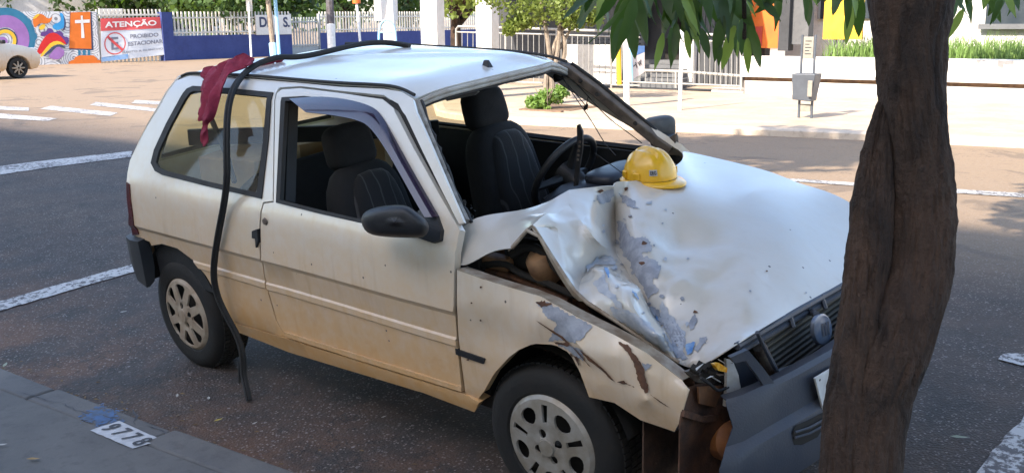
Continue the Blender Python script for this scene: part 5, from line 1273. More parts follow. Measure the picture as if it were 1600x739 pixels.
# fence bars behind the banner, blue wall with fence on top, gate
fw = empty('blue_wall', WPt(W2, 330, 94), None, 'dark blue wall topped with a pale bar fence across the street', 'wall'); M_NAVY = m_concrete('navy_paint', (.030, .045, .17), (.04, .06, .20)); M_BAR = pmat('fence_cream', (.60, .57, .52), (.5, .47, .42), 6, .6)
fb = empty('bar_fence', WPt(W1, 230, 98), None, 'pale bar fence with the no-parking banner tied to it', 'fence')
xa, xb = wall_xy(W1, WPt(W1, 157, 90))[0], wall_xy(W1, WPt(W1, 258, 90))[0]; zf = WPt(W1, 230, 15)[2]
x = xa
while x < xb-.03: wbox(W1, fb, 'bar', x, x+.06, .05, zf, -.12, -.07, M_BAR); x += .155
for z_ in (.25, zf-.25): wbox(W1, fb, 'rail', xa, xb, z_, z_+.07, -.07, -.03, M_BAR)
wpx(W1, fb, 'back_panel', 157, 14, 195, 28, -.3, -.2, M_WHITE)
xg0, xg1 = wall_xy(W2, WPt(W2, 457, 80))[0], wall_xy(W2, WPt(W2, 502, 80))[0]; zw = 1.02; zbar = 2.0
wbox(W2, fw, 'blue_panel', 0, xg0, -.1, zw, -.2, 0, M_NAVY); wbox(W2, fw, 'blue_panel', xg1, W2[3], -.1, zw, -.2, 0, M_NAVY)
wbox(W2, fw, 'end_pillar', -.15, .35, -.1, 1.98, -.25, .05, M_NAVY)
x = .5
while x < W2[3]:
    if not xg0-.05 < x < xg1: wbox(W2, fw, 'bar', x, x+.06, zw+.002, zbar, -.13, -.08, M_BAR)
    x += .19
for z_ in (1.12, zbar-.28): 
    wbox(W2, fw, 'rail', .4, xg0-.05, z_, z_+.06, -.08, -.04, M_BAR); wbox(W2, fw, 'rail', xg1, W2[3], z_, z_+.06, -.08, -.04, M_BAR)
gt = empty('gate', WPt(W2, 480, 85), None, 'pale bar gate set in the blue wall', 'gate'); M_GATE = pmat('gate_grey', (.33, .35, .36), (.28, .29, .3), 6, .6)
wbox(W2, gt, 'kick_plate', xg0+.05, xg1-.05, .02, .42, -.15, -.1, M_GATE); x = xg0+.06
while x < xg1-.06: wbox(W2, gt, 'bar', x, x+.05, .421, 1.75, -.15, -.1, M_GATE); x += .165
for z_ in (.45, 1.5): wbox(W2, gt, 'rail', xg0+.05, xg1-.05, z_, z_+.06, -.1, -.06, M_GATE)
for x in (xg0-.04, xg1-.04): wbox(W2, gt, 'gate_post', x, x+.08, 0, 1.9, -.16, -.02, M_GATE)
# white lettering board on the fence
lb = empty('fence_sign', WPt(W2, 420, 45), None, 'white board with dark letters on the fence above the blue wall', 'sign'); L = np.array(lb.location)
wpx(W2, lb, 'board', 398, 24, 455, 54, .0, .04, M_WHITE)
for ch, u in (('D', 410), ('I', 418), ('S', 445), ('.', 450)):
    V, F_ = text_mesh(ch, 1.0, .03); c_ = WPt(W2, u, 36, .05)-L
    mesh('letter', [c_+W2[1]*(p[0]*.6)+np.array([0, 0, p[1]*.6]) for p in V], F_, MK, lb)
# poles and trunks before the blue wall
def far_post(name, u0, v0, u1, v1, r, mat, label, cat, top_out=0, base_z=.03):
    base = gz(u1, v1, base_z); dep = (MC @ (base-CAM))[2]; top = at_depth(u0, v0, dep)
    top = np.array([base[0]+(top-base)[0]*1.0, base[1]+(top-base)[1]*1.0, top[2]])
    o = empty(name, base, None, label, cat); MB().tube([(0, 0, -.1), (top-base)*.5, top-base], r, 8).build('shaft', mat, o, True); return o, base, top
o, bs0, tp0 = far_post('sign_pole', 388, 0, 393, 97, .04, M_POLE, 'thin white pole with a white sign plate by the blue wall', 'pole')
q = tp0-bs0; mesh('sign_plate', [q+W1[1]*a+np.array([0, 0, z])+W1[2]*.05 for a, z in ((-.13, -.45), (.13, -.45), (.13, .35), (-.13, .35))], [(0, 1, 2, 3)], M_WHITE, o)
o, bs0, tp0 = far_post('warning_pole', 557, 4, 565, 90, .055, M_POLE, 'leaning white pole with an orange top by the blue wall', 'pole')
MB().tube([tp0-bs0+np.array([0, 0, -.05]), tp0-bs0+np.array([0, 0, .3])], .18, 10).build('orange_head', M_ORANGE, o, True)
o, bs0, tp0 = far_post('street_post', 515, 0, 519, 92, .16, pmat('weathered_wood', (.10, .09, .10), (.06, .05, .05), 5, .9), 'dark weathered post with whitewashed foot right of the gate', 'post')
MB().tube([(0, 0, -.05), (tp0-bs0)*.58], .175, 10).build('whitewash', M_POLE, o, True)
tk = far_post('meter_pillar', 606, 0, 612, 96, .26, M_WHITE, 'white meter pillar with a box, left of the white pillars', 'pillar')[0]
bk = MB(); q = (at_depth(603, 12, (MC @ (np.array(tk.location)-CAM))[2])-np.array(tk.location)); bk.box(q, (.4, .85, 1.0)); bk.build('meter_box', M_WHITE, tk)
hp = empty('hoop_rack', gz(604, 84), None, 'light blue hoop standing before the meter pillar', 'hoop'); L = np.array(hp.location); dpt = 26.0
MB().tube([at_depth(u, v, dpt)-L for u, v in smooth_poly([(592,74),(592,50),(594,38),(602,31),(610,33),(617,44),(619,74)], 2, False)], .03, 8).build('hoop', M_BLUEP, hp, True)
MB().tube([at_depth(592, 51, dpt)-L, at_depth(617, 51, dpt)-L], .025, 6).build('crossbar', M_BLUEP, hp, True)
o, bs0, tp0 = far_post('light_blue_pole', 430, 0, 437, 96, .07, M_BLUEP, 'light blue pole beside the slim leaning trunk before the blue wall', 'pole')
# building blocks beyond the blue wall
fbld = empty('school_building', WPt(W2, 420, 60, -14), None, 'pale building glimpsed through the trees beyond the blue wall', 'building')
wbox(W2, fbld, 'wall', -6, 12, 0, 5.2, -16, -12, M_WHITE); wbox(W2, fbld, 'roof', -6.5, 12.5, 5.2, 5.5, -16.5, -11.5, pmat('roof_tile', (.35, .14, .08), (.28, .11, .07), 3, .9))
for k in range(5): wbox(W2, fbld, 'window', -4+3.2*k, -2.4+3.2*k, 1.2, 2.6, -12, -11.95, M_WIN)
fb2 = empty('white_annex', WPt(W1, 60, 60, -12), None, 'bright white building rising behind the mural wall', 'building')
wbox(W1, fb2, 'wall', -4, 11, 0, 6, -16, -9, M_WHITE)
for k in range(4): wbox(W1, fb2, 'window', -3+3.4*k, -1.6+3.4*k, 3.2, 4.4, -9, -8.95, M_WIN)
# ================================================================== VEGETATION
def m_leaf(name, a, b, trans=(.10, .18, .03), rough=.45):
    mt, nt, bs = nodes_of(name); co = coords(nt)
    oi = nt.nodes.new('ShaderNodeObjectInfo')
    c = mixc(nt, maprange(nt, noise(nt, co, 1.6, 3), .3, .7), a, b); nt.links.new(c, bs.inputs['Base Color']); bs.inputs['Roughness'].default_value = rough
    tr = nt.nodes.new('ShaderNodeBsdfTranslucent'); tr.inputs[0].default_value = rgb(trans)
    mx = nt.nodes.new('ShaderNodeMixShader'); mx.inputs[0].default_value = .35
    nt.links.new(bs.outputs[0], mx.inputs[1]); nt.links.new(tr.outputs[0], mx.inputs[2]); nt.links.new(mx.outputs[0], nt.nodes['Material Output'].inputs['Surface']); return mt
M_LEAFD = m_leaf('mango_leaf', (.018, .036, .010), (.042, .078, .018), (.09, .18, .016))
M_LEAFY = m_leaf('lit_mango_leaf', (.14, .22, .03), (.20, .28, .05), (.30, .42, .05))  # paler copy of the leaf with light shining through put into the colour
M_LEAFB = m_leaf('bright_leaf', (.12, .17, .03), (.20, .24, .05), (.25, .32, .05), .6)
M_LEAFM = m_leaf('mid_leaf', (.045, .09, .022), (.08, .14, .035), (.12, .2, .03), .6)
def m_bark(name, a, b, sc_=1.0):
    mt, nt, bs = nodes_of(name); co = coords(nt)
    mp = nt.nodes.new('ShaderNodeMapping'); nt.links.new(co, mp.inputs[0]); mp.inputs['Scale'].default_value = (14*sc_, 14*sc_, 4.0*sc_)
    n1 = noise(nt, mp.outputs[0], 1.0, 7, .65, .6); n2 = noise(nt, co, 3.0*sc_, 4, .6); n3 = noise(nt, co, 60*sc_, 4)
    c = mixc(nt, maprange(nt, n1, .35, .65), a, b); c = mixc(nt, maprange(nt, n2, .45, .7, 0, .6), c, (a[0]*1.3, a[1]*1.25, a[2]*1.3))
    c = mixc(nt, maprange(nt, n2, .62, .75, 0, .35), c, (a[0]*2.2, a[1]*2.6, a[2]*3.0))
    nt.links.new(c, bs.inputs['Base Color']); bs.inputs['Roughness'].default_value = .9
    bump(nt, bs, math_(nt, 'ADD', n1, math_(nt, 'MULTIPLY', n3, .25)), .035/sc_, 1.0); return mt
M_BARK = m_bark('trunk_bark', (.064, .035, .020), (.015, .009, .006))
M_BARK2 = m_bark('pale_bark', (.26, .21, .16), (.14, .11, .085), 1.5)
# ---- foreground tree: two fused stems
DT = 2.42
Lf = [(0,1358),(60,1368),(120,1372),(170,1376),(240,1386),(320,1390),(400,1384),(470,1362),(540,1338),(620,1318),(739,1300),(860,1290)]
Rt = [(0,1492),(60,1481),(130,1477),(200,1480),(250,1490),(340,1496),(420,1488),(480,1475),(560,1450),(620,1425),(680,1412),(739,1408),(860,1420)]
L2 = [(150,1372),(200,1356),(240,1345),(320,1328),(400,1320),(460,1316),(540,1301),(620,1286),(739,1276),(860,1262)]
R2 = [(150,1394),(200,1396),(240,1398),(320,1398),(400,1394),(460,1384),(540,1378),(620,1372),(739,1366),(860,1366)]
ip = lambda P_, v: np.interp(v, [q[0] for q in P_], [q[1] for q in P_])
tree = empty('street_tree', (0, 0, 0), None, 'thick dark trunk with two fused stems in front of the car bonnet', 'tree')
def stem(vs_, Lp, Rp, dep, top_extra):
    pts, rad = [], []
    for v in vs_:
        u0, u1 = ip(Lp, v), ip(Rp, v); pts.append(at_depth((u0+u1)/2, v, dep)); rad.append((u1-u0)/2/F*dep*.965)
    return pts, rad
pts, rad = stem(list(range(-60, 861, 8)), Lf, Rt, DT, 0)
base = np.array([pts[-1][0], pts[-1][1], -.12])
tree.location = base
def trunk_mesh(chains, n=110):
    V = []; F_ = []
    for pts, rad in chains:
        b0 = len(V); N_ = len(pts)
        for i, p in enumerate(pts):
            for k in range(n):
                a = 2*math.pi*k/n; r = rad[i]
                dirv = np.array([math.cos(a), math.sin(a), 0])
                q = Vector((p[0]*7+dirv[0]*.9, p[1]*7+dirv[1]*.9, p[2]*2.2))
                r *= 1+.09*mno.fractal(q, 1.0, 2.0, 4)+.03*math.sin(3*a+p[2]*2)
                c_ = Vector((dirv[0]*3.2+p[0]*4, dirv[1]*3.2+p[1]*4, p[2]*4.5)); rg = 1-abs(mno.fractal(c_*1.6, .9, 2.1, 5))*1.6
                r += .006*rg-.006+.003*mno.noise(c_*9)
                V.append(p+dirv*r-base)
        F_ += [(b0+i*n+k, b0+i*n+(k+1) % n, b0+(i+1)*n+(k+1) % n, b0+(i+1)*n+k) for i in range(N_-1) for k in range(n)]
    return V, F_
# carry both stems down to the ground and the main one up into the crown
def extend(pts, rad):
    b_ = pts[-1]; 
    for z, g in ((.12, 1.12), (-.02, 1.3), (-.16, 1.6)): pts.append(np.array([b_[0], b_[1], z])); rad.append(rad[len(pts)-2]*g if z == .12 else rad[-1]*1.12)
    return pts, rad
pts, rad = extend(pts, rad)
tp = pts[0]; up_pts = [tp+np.array([.06, -.05, 1.3]), tp+np.array([.05, -.03, .9]), tp+np.array([.03, -.0, .5])]
chain1 = (up_pts+pts, [rad[0]*.72, rad[0]*.85, rad[0]*.95]+rad)
p2, r2 = stem(list(range(150, 861, 8)), L2, R2, DT+.005, 0); r2[0] *= .5; r2[1] *= .8; p2, r2 = extend(p2, r2)
V, F_ = trunk_mesh([chain1, (p2, r2)]); trunk = mesh('trunk', V, F_, M_BARK, tree, True)
# limbs into the crown
limbs = []
fork = chain1[0][0]
for d_ in ((-1.6, .3, 1.0), (-.6, 1.2, 1.3), (.9, .8, 1.0), (.4, -1.0, 1.2), (-.9, -.6, 1.5), (1.3, -.2, .8)):
    d_ = np.array(d_); mid = fork+d_*.5+np.array([0, 0, .25]); end = fork+d_*1.25
    MB().tube([q-base for q in smooth_poly([fork-np.array([0, 0, .2]), mid, end], 2, False)], list(np.linspace(.055, .018, 12))[:len(smooth_poly([fork, mid, end], 2, False))], 8).build('limb', M_BARK, tree, True)
# leaf mesh: long mango leaf with a folded midrib and a drooping tip, 1 unit long along -z
def leaf_mesh(name, curl, width, mat):
    n_ = 9; V = []; F_ = []
    for i in range(n_+1):
        s_ = i/n_; w_ = width*(math.sin(math.pi*min(1, s_*.97+.03)**.85)**.8)*(1-.15*s_); z = -s_; y = curl*(s_**2)
        wv = .012*math.sin(s_*17)
        V += [(-w_, y+.22*w_+wv, z), (0, y, z), (w_, y+.22*w_-wv, z)]
        if i: k = 3*i; F_ += [(k-3, k-2, k+1, k), (k-2, k-1, k+2, k+1)]
    me = bpy.data.meshes.new(name); me.from_pydata(V, [], F_); me.polygons.foreach_set('use_smooth', [True]*len(F_)); me.materials.append(mat); me.update(); return me
LM = [leaf_mesh('leaf', c_, w_, M_LEAFD) for c_, w_ in ((.10, .125), (-.16, .145), (.28, .13), (.0, .16), (-.30, .12), (.18, .17))]
LMY = [leaf_mesh('leaf', c_, w_, M_LEAFY) for c_, w_ in ((.05, .13), (-.08, .12))]
def add_leaf(u, v, dep, length_px, ang, yaw, me, tilt=None):
    """a hanging leaf: stalk at the pixel, tip at angle ang (0 = straight down, + = to the right)"""
    o = bpy.data.objects.new('leaf', me); link(o, tree)
    P_ = at_depth(u, v, dep); Lw = length_px/F*dep
    e_ = Vector(MC[0])*math.sin(ang)-Vector(MC[1])*math.cos(ang)+Vector(MC[2])*(tilt if tilt is not None else random.uniform(-.35, .35)); e_.normalize()
    x_ = Vector(MC[0]); x_ = (x_-e_*x_.dot(e_)).normalized(); x_ = Matrix.Rotation(yaw, 3, e_) @ x_; y_ = e_.cross(x_)
    M4 = Matrix.Identity(4)
    for i in range(3): M4[i][0] = x_[i]*Lw; M4[i][1] = y_[i]*Lw; M4[i][2] = -e_[i]*Lw; M4[i][3] = P_[i]-base[i]
    o.matrix_local = M4; return o
rl = random.Random(5)
def cluster(u, v, n, spread, lmin, lmax, a0, a1, dep, young=0.0):  # young: share of leaves painted pale as if lit
    for _ in range(max(2, int(n*.9))):
        add_leaf(u+rl.gauss(0, spread), v+rl.uniform(-14, 8), dep+rl.uniform(-.3, .3), rl.uniform(lmin*.55, lmax*.88), rl.uniform(a0, a1), rl.uniform(-1.3, 1.3), rl.choice(LMY if rl.random() < young+.08 else LM))
TW = 3.0
for (u, v, n, sp, l0, l1, a0, a1, lit_share) in ((950,-30,10,16,70,110,-.7,.5,0), (985,-15,10,18,80,125,-.5,.35,0), (1010,-20,8,20,75,110,-.4,.5,0), (1040,-25,9,20,80,125,-.4,.5,.05), (1070,0,9,16,70,105,-.3,.4,.25), (1085,-30,8,22,80,110,-.4,.6,.1), (1120,-30,9,18,80,120,-.4,.6,.05), (1150,-10,6,12,75,110,-.2,.7,.1), (1160,40,5,8,55,85,-.35,.5,.3), (1165,-35,7,16,60,100,.1,.9,.05),
        (1235,-30,6,20,60,90,-.7,.6,.1), (1262,-25,5,16,60,85,-.3,.5,.1), (1310,-30,8,20,55,80,-.5,.5,.1), (1345,-20,6,12,50,85,-.4,.3,.3), (1500,-25,7,14,55,80,-.3,.6,.1), (1545,-30,8,24,50,80,-.5,.5,.05), (1585,-28,7,18,50,80,-.4,.4,.05), (1565,-15,3,14,45,60,-.3,.3,0)):
    cluster(u, v, n, sp, l0, l1, a0, a1, TW, lit_share)
# a few leaves placed one by one as they hang in the picture
for u, v, l, a, me in ((973,30,72,-.22,LM[0]), (985,28,66,.12,LM[3]), (1036,52,60,-.25,LMY[0]), (1048,44,62,.1,LM[1]), (1072,48,46,.15,LMY[1]), (1095,45,50,.28,LM[3]), (1058,38,58,-.05,LM[0]), (1130,25,72,-.20,LM[1]), (1168,60,56,.02,LMY[1]), (1150,55,36,.05,LMY[0]), (1172,40,70,.32,LM[2]), (1126,70,34,-.1,LM[1]), (935,-8,60,-.6,LM[0]), (1180,-10,60,.75,LM[3]), (1330,10,62,-.12,LMY[0]), (1215,-6,44,-.9,LM[1]), (1262,-10,54,.1,LM[2]), (1505,15,52,-.45,LMY[0])):
    add_leaf(u, v, TW-.15, l, a, rl.uniform(-.5, .5), me, .05)
for u0, v0, u1, v1 in ((1360,-90,960,-25), (1330,-80,1080,-10), (1330,-80,1160,-10), (1360,-80,1310,-30), (1480,-80,1590,-25), (1480,-80,1505,-10), (1080,-10,1060,45), (1160,-10,1163,60), (1330,-80,1240,-25)):
    a, c_ = at_depth(u0, v0, 2.7)-base, at_depth(u1, v1, TW)-base; MB().tube(smooth_poly([a, (a+c_)/2+np.array([0, 0, .06]), c_], 2, False), .007, 6).build('twig', M_BARK, tree, True)
# crown overhead, out of the picture: leaves joined in one mass
def leaf_mass(centres, n, size, rs, quad=True):
    r_ = random.Random(rs); V = []; F_ = []
    for _ in range(n):
        c_, R_ = r_.choice(centres); 
        while True:
            p = np.array([r_.uniform(-1, 1) for _ in range(3)]); q = np.linalg.norm(p)
            if .35 < q < 1: break
        p = np.asarray(c_)+p*np.asarray(R_)
        a = np.array([r_.gauss(0, 1) for _ in range(3)]); a /= np.linalg.norm(a); b_ = np.cross(a, [r_.gauss(0, 1) for _ in range(3)]); b_ /= np.linalg.norm(b_)
        l = size*r_.uniform(.6, 1.3); w_ = l*.38; k = len(V)
        V += [p, p+a*l*.5+b_*w_, p+a*l, p+a*l*.5-b_*w_]; F_.append((k, k+1, k+2, k+3))
    return V, F_
cw = [((fork+np.array([dx, dy, dz])-base), R_) for dx, dy, dz, R_ in ((0, 0, 1.5, (1.5, 1.5, .8)), (-1.0, .5, 1.4, (1.0, 1.0, .6)), (-1.1, 1.5, 1.6, (1.0, .9, .7)), (1.0, .6, 1.4, (1.1, 1.0, .6)), (.3, -1.0, 1.5, (1.0, .9, .7)), (-.2, 1.4, 1.7, (1.1, 1.0, .6)), (.3, 2.2, 1.9, (1.0, .8, .6)), (-1.6, 2.4, 2.2, (.9, .8, .6)))]
V, F_ = leaf_mass(cw, 6500, .24, 2); tag(mesh('crown', V, F_, M_LEAFD, tree), kind='stuff')
# ---- other trees
def tree_obj(name, base, h, crown, n, size, mat, bark, label, trunkr=.12, lean=(0, 0), forks=3, seed=1, rs=None, group=None):
    r_ = random.Random(seed); base = np.asarray(base, float)
    o = empty(name, base, None, label, 'tree', group)
    top = np.array([lean[0], lean[1], h]); 
    MB().tube(smooth_poly([(0, 0, -.1), top*.5+np.array([r_.uniform(-.08, .08), r_.uniform(-.08, .08), 0]), top], 2, False), list(np.linspace(trunkr, trunkr*.65, 8)), 10).build('trunk', bark, o, True)
    for c_, R_ in crown[:forks*2]:
        c_ = np.asarray(c_); st_ = top*r_.uniform(.75, 1.0)
        MB().tube(smooth_poly([st_, (st_+c_)/2+np.array([0, 0, .1]), c_], 1, False), list(np.linspace(trunkr*.5, trunkr*.15, 4)), 7).build('limb', bark, o, True)
    V, F_ = leaf_mass(crown, n, size, seed); tag(mesh('crown', V, F_, mat, o), kind='stuff'); return o
def blobs(c, R, k, seed, br=.55):
    r_ = random.Random(seed); out = []
    for _ in range(k):
        while True:
            p = np.array([r_.uniform(-1, 1) for _ in range(3)])
            if np.linalg.norm(p) < 1: break
        out.append((np.asarray(c)+p*np.asarray(R)*.75, np.asarray(R)*br*r_.uniform(.6, 1.1)))
    return out
# neighbours whose shade reaches the road and the wall
tree_obj('shade_tree', street(-2.6, -1.9, -.1), 5.4, blobs((0, .2, 7.3), (1.7, 1.1, .9), 10, 3), 4200, .22, M_LEAFD, M_BARK, 'tall street tree on the near pavement left of the camera', .13)
tree_obj('pavement_tree', street(3.1, 12.6, .14), 2.6, blobs((-2.0, .2, 3.2), (1.5, 1.2, .9), 9, 5), 2500, .2, M_LEAFM, M_BARK2, 'street tree on the far pavement beyond the right edge', .12)
# young tree in the planting pit, with a shrub at its foot
pb = gz(862, 160, .17); scl = (MC @ (pb-CAM))[2]/F
def rp(u, v): return at_depth(u, v, (MC @ (pb-CAM))[2])-pb
pt = empty('young_tree', pb, None, 'young tree with yellow-green leaves in the far pavement planting pit', 'tree')
for i, q in enumerate(([(864,160),(862,120),(858,80),(852,40),(845,0),(840,-40)], [(858,162),(862,120),(872,70),(872,30),(890,-10)], [(852,160),(848,130),(856,95),(866,60),(885,32),(915,22)], [(868,160),(872,110),(880,70),(868,40)], [(846,150),(850,105),(868,75),(884,48)])):
    pp = smooth_poly([rp(u, v)+np.array([0, .03*i, 0]) for u, v in q], 2, False); MB().tube(pp, list(np.linspace(.055, .022, len(pp))), 7).build('stem', M_BARK2, pt, True)
cr_ = [(rp(u, v)+np.array([0, random.uniform(-.3, .3), 0]), np.array([r, r, r*.7])*scl) for u, v, r in ((800,5,40), (830,22,34), (870,8,40), (905,18,36), (780,-10,30), (850,-25,60), (915,-10,40), (815,35,16), (790,40,10), (900,32,20), (935,28,16), (810,48,8))]
V, F_ = leaf_mass(cr_, 4200, .075, 9); tag(mesh('crown', V, F_, M_LEAFB, pt), kind='stuff')
sh = empty('shrub', gz(850, 168, .17), None, 'low light green shrub at the foot of the young tree', 'shrub'); L = np.array(sh.location)
cr_ = [(at_depth(u, v, (MC @ (L-CAM))[2])-L, np.array([r, r, r*.8])*scl) for u, v, r in ((835,160,13), (852,152,14), (868,150,14), (878,143,10), (848,163,12))]
V, F_ = leaf_mass(cr_, 1500, .065, 11); tag(mesh('foliage', V, F_, m_leaf('shrub_leaf', (.14, .24, .05), (.2, .32, .07), (.25, .4, .06), .6), sh), kind='stuff')
for k in range(5): MB().tube([(random.uniform(-.1, .1), 0, -.05), (random.uniform(-.25, .25), random.uniform(-.1, .1), .3)], .008, 5).build('stem', M_BARK2, sh)
# trees beyond the blue wall and by the ramp
def far_tree(u, v, dep, h, R, seed, label, n=1500, size=.3, mat=M_LEAFM, r=.16, zc=None, base_z=0):
    p = at_depth(u, v, dep); p[2] = base_z
    tree_obj('background_tree', p, h, blobs((0, 0, zc or h+R[2]*.4), R, 10, seed), n, size, mat, M_BARK, label, r, (0, 0), 3, seed, group='trees across the street')
far_tree(215, 40, 47, 2.2, (3.2, 3.2, 1.8), 21, 'broad tree crown above the banner', 2200, .32, M_LEAFD)  # dark leaf colour paints the shadow on most crowns behind the fence
far_tree(330, 40, 46, 2.2, (3.0, 3.0, 1.7), 22, 'tree crown above the left part of the blue wall', 2200, .32, M_LEAFM)
far_tree(440, 40, 50, 2.3, (2.6, 2.6, 1.6), 23, 'dark tree behind the white letter board', 1800, .32, M_LEAFD)
far_tree(540, 40, 56, 2.3, (3.6, 3.6, 1.9), 24, 'dark tree behind the fence right of the gate', 2200, .34, M_LEAFD)
far_tree(640, 40, 60, 2.4, (3.4, 3.4, 1.9), 25, 'tree behind the white meter pillar', 1900, .34, M_LEAFD)
far_tree(-20, 40, 46, 2.6, (1.6, 1.6, 1.2), 27, 'small tree at the left edge behind the mural wall', 800, .3)
far_tree(712, 40, 30, 1.75, (1.7, 1.7, 1.1), 26, 'dark-stemmed tree between the two white pillars', 1700, .2, M_LEAFB, .2, 2.6)
o, bs0, tp0 = far_post('leaning_tree', 419, 0, 429, 97, .10, M_BARK2, 'slim leaning tree trunk before the fence, its foot painted light blue', 'tree')
MB().tube([(0, 0, -.05), (tp0-bs0)*.3], .15, 8).build('painted_foot', M_BLUEP, o, True)
V, F_ = leaf_mass(blobs(tp0-bs0+np.array([0, 0, 1.0]), (1.5, 1.5, .8), 7, 31), 900, .25, 31); tag(mesh('crown', V, F_, M_LEAFM, o), kind='stuff')
# hydro: a row of distant trees closes the view down the streets
hz_ = []
r_ = random.Random(8); V = []; F_ = []
for k in range(60):
    a = math.radians(95+k*2.2); p = np.array([math.cos(a), math.sin(a), 0])*random.uniform(110, 150)
    v_, f_ = leaf_mass(blobs(p+np.array([0, 0, 4]), (6, 6, 4), 4, k), 120, 1.6, k); b0 = len(V); V += v_; F_ += [tuple(i+b0 for i in q) for q in f_]
tag(mesh('distant_trees', V, F_, M_LEAFM), 'distant belt of trees beyond the town', 'trees', kind='stuff')
# ================================================================== LOOSE THINGS
# helmet resting on the bonnet
hc = PY(1016, 280, .12); hcw = RC @ hc
helm = empty('hard_hat', hcw, None, 'yellow safety helmet resting on the bonnet by the windscreen opening', 'helmet')
helm.rotation_euler = (CAR_ROLL*.8, .02, math.radians(-18))
M_HELM = pmat('helmet_yellow', (.78, .44, .015), (.72, .40, .02), 5, .32, coat=.3)
hs = .104
V = []; n_ = 36; m_ = 12
for j in range(m_+1):
    ph = math.pi/2*j/m_
    for i in range(n_):
        a = 2*math.pi*i/n_; r = math.cos(ph)**.85
        x, y, z = 1.13*hs*r*math.cos(a), .92*hs*r*math.sin(a), hs*1.02*math.sin(ph)
        for y0, w_, hgt in ((0, .016, .012), (.040, .012, .007), (-.040, .012, .007)):
            if abs(y-y0) < w_*1.8: z += hgt*math.exp(-((y-y0)/w_)**4)*smoothstep(.25, .6, ph)
        V.append((x, y, z+.012))
F_ = [(j*n_+i, j*n_+(i+1) % n_, (j+1)*n_+(i+1) % n_, (j+1)*n_+i) for j in range(m_) for i in range(n_)]
shell = solid(mesh('shell', V, F_, M_HELM, helm, True, 50), .004, -1)
prof = [(1.0, .010), (1.10, .004), (1.14, .0), (1.13, -.006), (.98, .004)]
V = [(r*(1.13*hs*math.cos(a)+(.045*max(0, math.cos(a))**2 if r > 1.05 else 0)), r*.92*hs*math.sin(a), z) for r, z in prof for a in np.linspace(0, 2*math.pi, 37)[:-1]]
mesh('brim', V, [(j*36+i, j*36+(i+1) % 36, (j+1)*36+(i+1) % 36, (j+1)*36+i) for j in range(4) for i in range(36)], M_HELM, helm, True)
for a in (-1.9, -1.25, 1.25, 1.9):
    q = np.array([1.15*hs*math.cos(a), .94*hs*math.sin(a), .03]); bevel(MB().box(q, (.03, .012, .028), np.array(Matrix.Rotation(a+math.pi/2, 3, 'Z'))).build('slot_boss', M_HELM, helm), .004)
# sticker
def on_shell(a, z, o=.003):
    ph = math.asin(min(.99, (z-.012)/(hs*1.02))); r = math.cos(ph)**.85; return np.array([(1.13*hs*r+o)*math.cos(a), (.92*hs*r+o)*math.sin(a), z])
A0 = -.62; g = [(A0+.30*i/6-.15, .036+.022*j/3) for j in range(4) for i in range(7)]
stk = mesh('sticker', [on_shell(a, z) for a, z in g], [(j*7+i, j*7+i+1, (j+1)*7+i+1, (j+1)*7+i) for j in range(3) for i in range(6)], pmat('sticker_grey', (.42, .42, .42), (.36, .36, .36), 30, .5), helm, True)
V, F_ = text_mesh('ERG', 1.0, .03); A_ = np.array(V); sp_ = A_.max(0)-A_.min(0); md_ = (A_.max(0)+A_.min(0))/2
mesh('sticker_lettering', [on_shell(A0+(p[0]-md_[0])/sp_[0]*.23, .047+(p[1]-md_[1])/sp_[1]*.014, .0045) for p in V], F_, M_BLACK, helm)
# red cloth thrown over the roof edge
M_RED = pmat('crimson_cloth', (.26, .016, .045), (.17, .010, .03), 12, .85, bmp=(14, .02))
cl = [(318,112,-.57),(330,104,-.55),(350,97,-.53),(362,92,-.50),(368,86,-.48),(380,84,-.46),(391,89,-.44),(394,97,-.46),(388,104,-.49),(372,108,-.52),(360,116,-.56),(352,130,-.60),(346,150,-.625),(340,172,-.66),(333,188,-.69),(326,198,-.715),(326,212,-.73),(324,224,-.745),(318,228,-.75),(312,222,-.75),(312,206,-.735),(316,190,-.71),(312,186,-.71),(314,170,-.68),(313,150,-.65),(315,128,-.615)]
inn = [(340,104,-.545),(375,95,-.485),(335,115,-.58),(330,130,-.62),(328,150,-.66),(326,170,-.69),(321,190,-.73),(319,208,-.75),(345,112,-.565),(360,102,-.53)]
c3 = [PY(u, v, y-.01) for u, v, y in cl+inn]; c2 = [(u, v) for u, v, _ in cl+inn]
P_, T = thin_plate(c3, c2, list(range(len(cl))), [], 3)
for i in range(len(P_)):
    s_ = P_[i][2]; ph = P_[i][0]*70+s_*14
    P_[i] += np.array([0, -.008*math.sin(ph)-.006*math.sin(ph*1.9+1), .006*math.sin(P_[i][0]*40+P_[i][1]*50)])
cloth = oriented('red_cloth', np.array([RC @ q for q in P_]), T, M_RED, None, CAM, .006, None)
tag(cloth, 'crumpled crimson cloth hanging from the car roof over the rear side window', 'cloth')
tail = [(388,100),(410,95),(430,90),(446,90),(444,96),(425,101),(405,108),(390,110)]
v, f = tri2d(resample(tail, 5), (), grid_pts(tail, 6, 6))
mesh('cloth_tail', [RC @ (PY(p[0], p[1], -.42+.0028*(p[0]-388))+np.array([0, 0, .006*math.sin(p[0]*.5)])) for p in v], f, M_RED, cloth, True); 
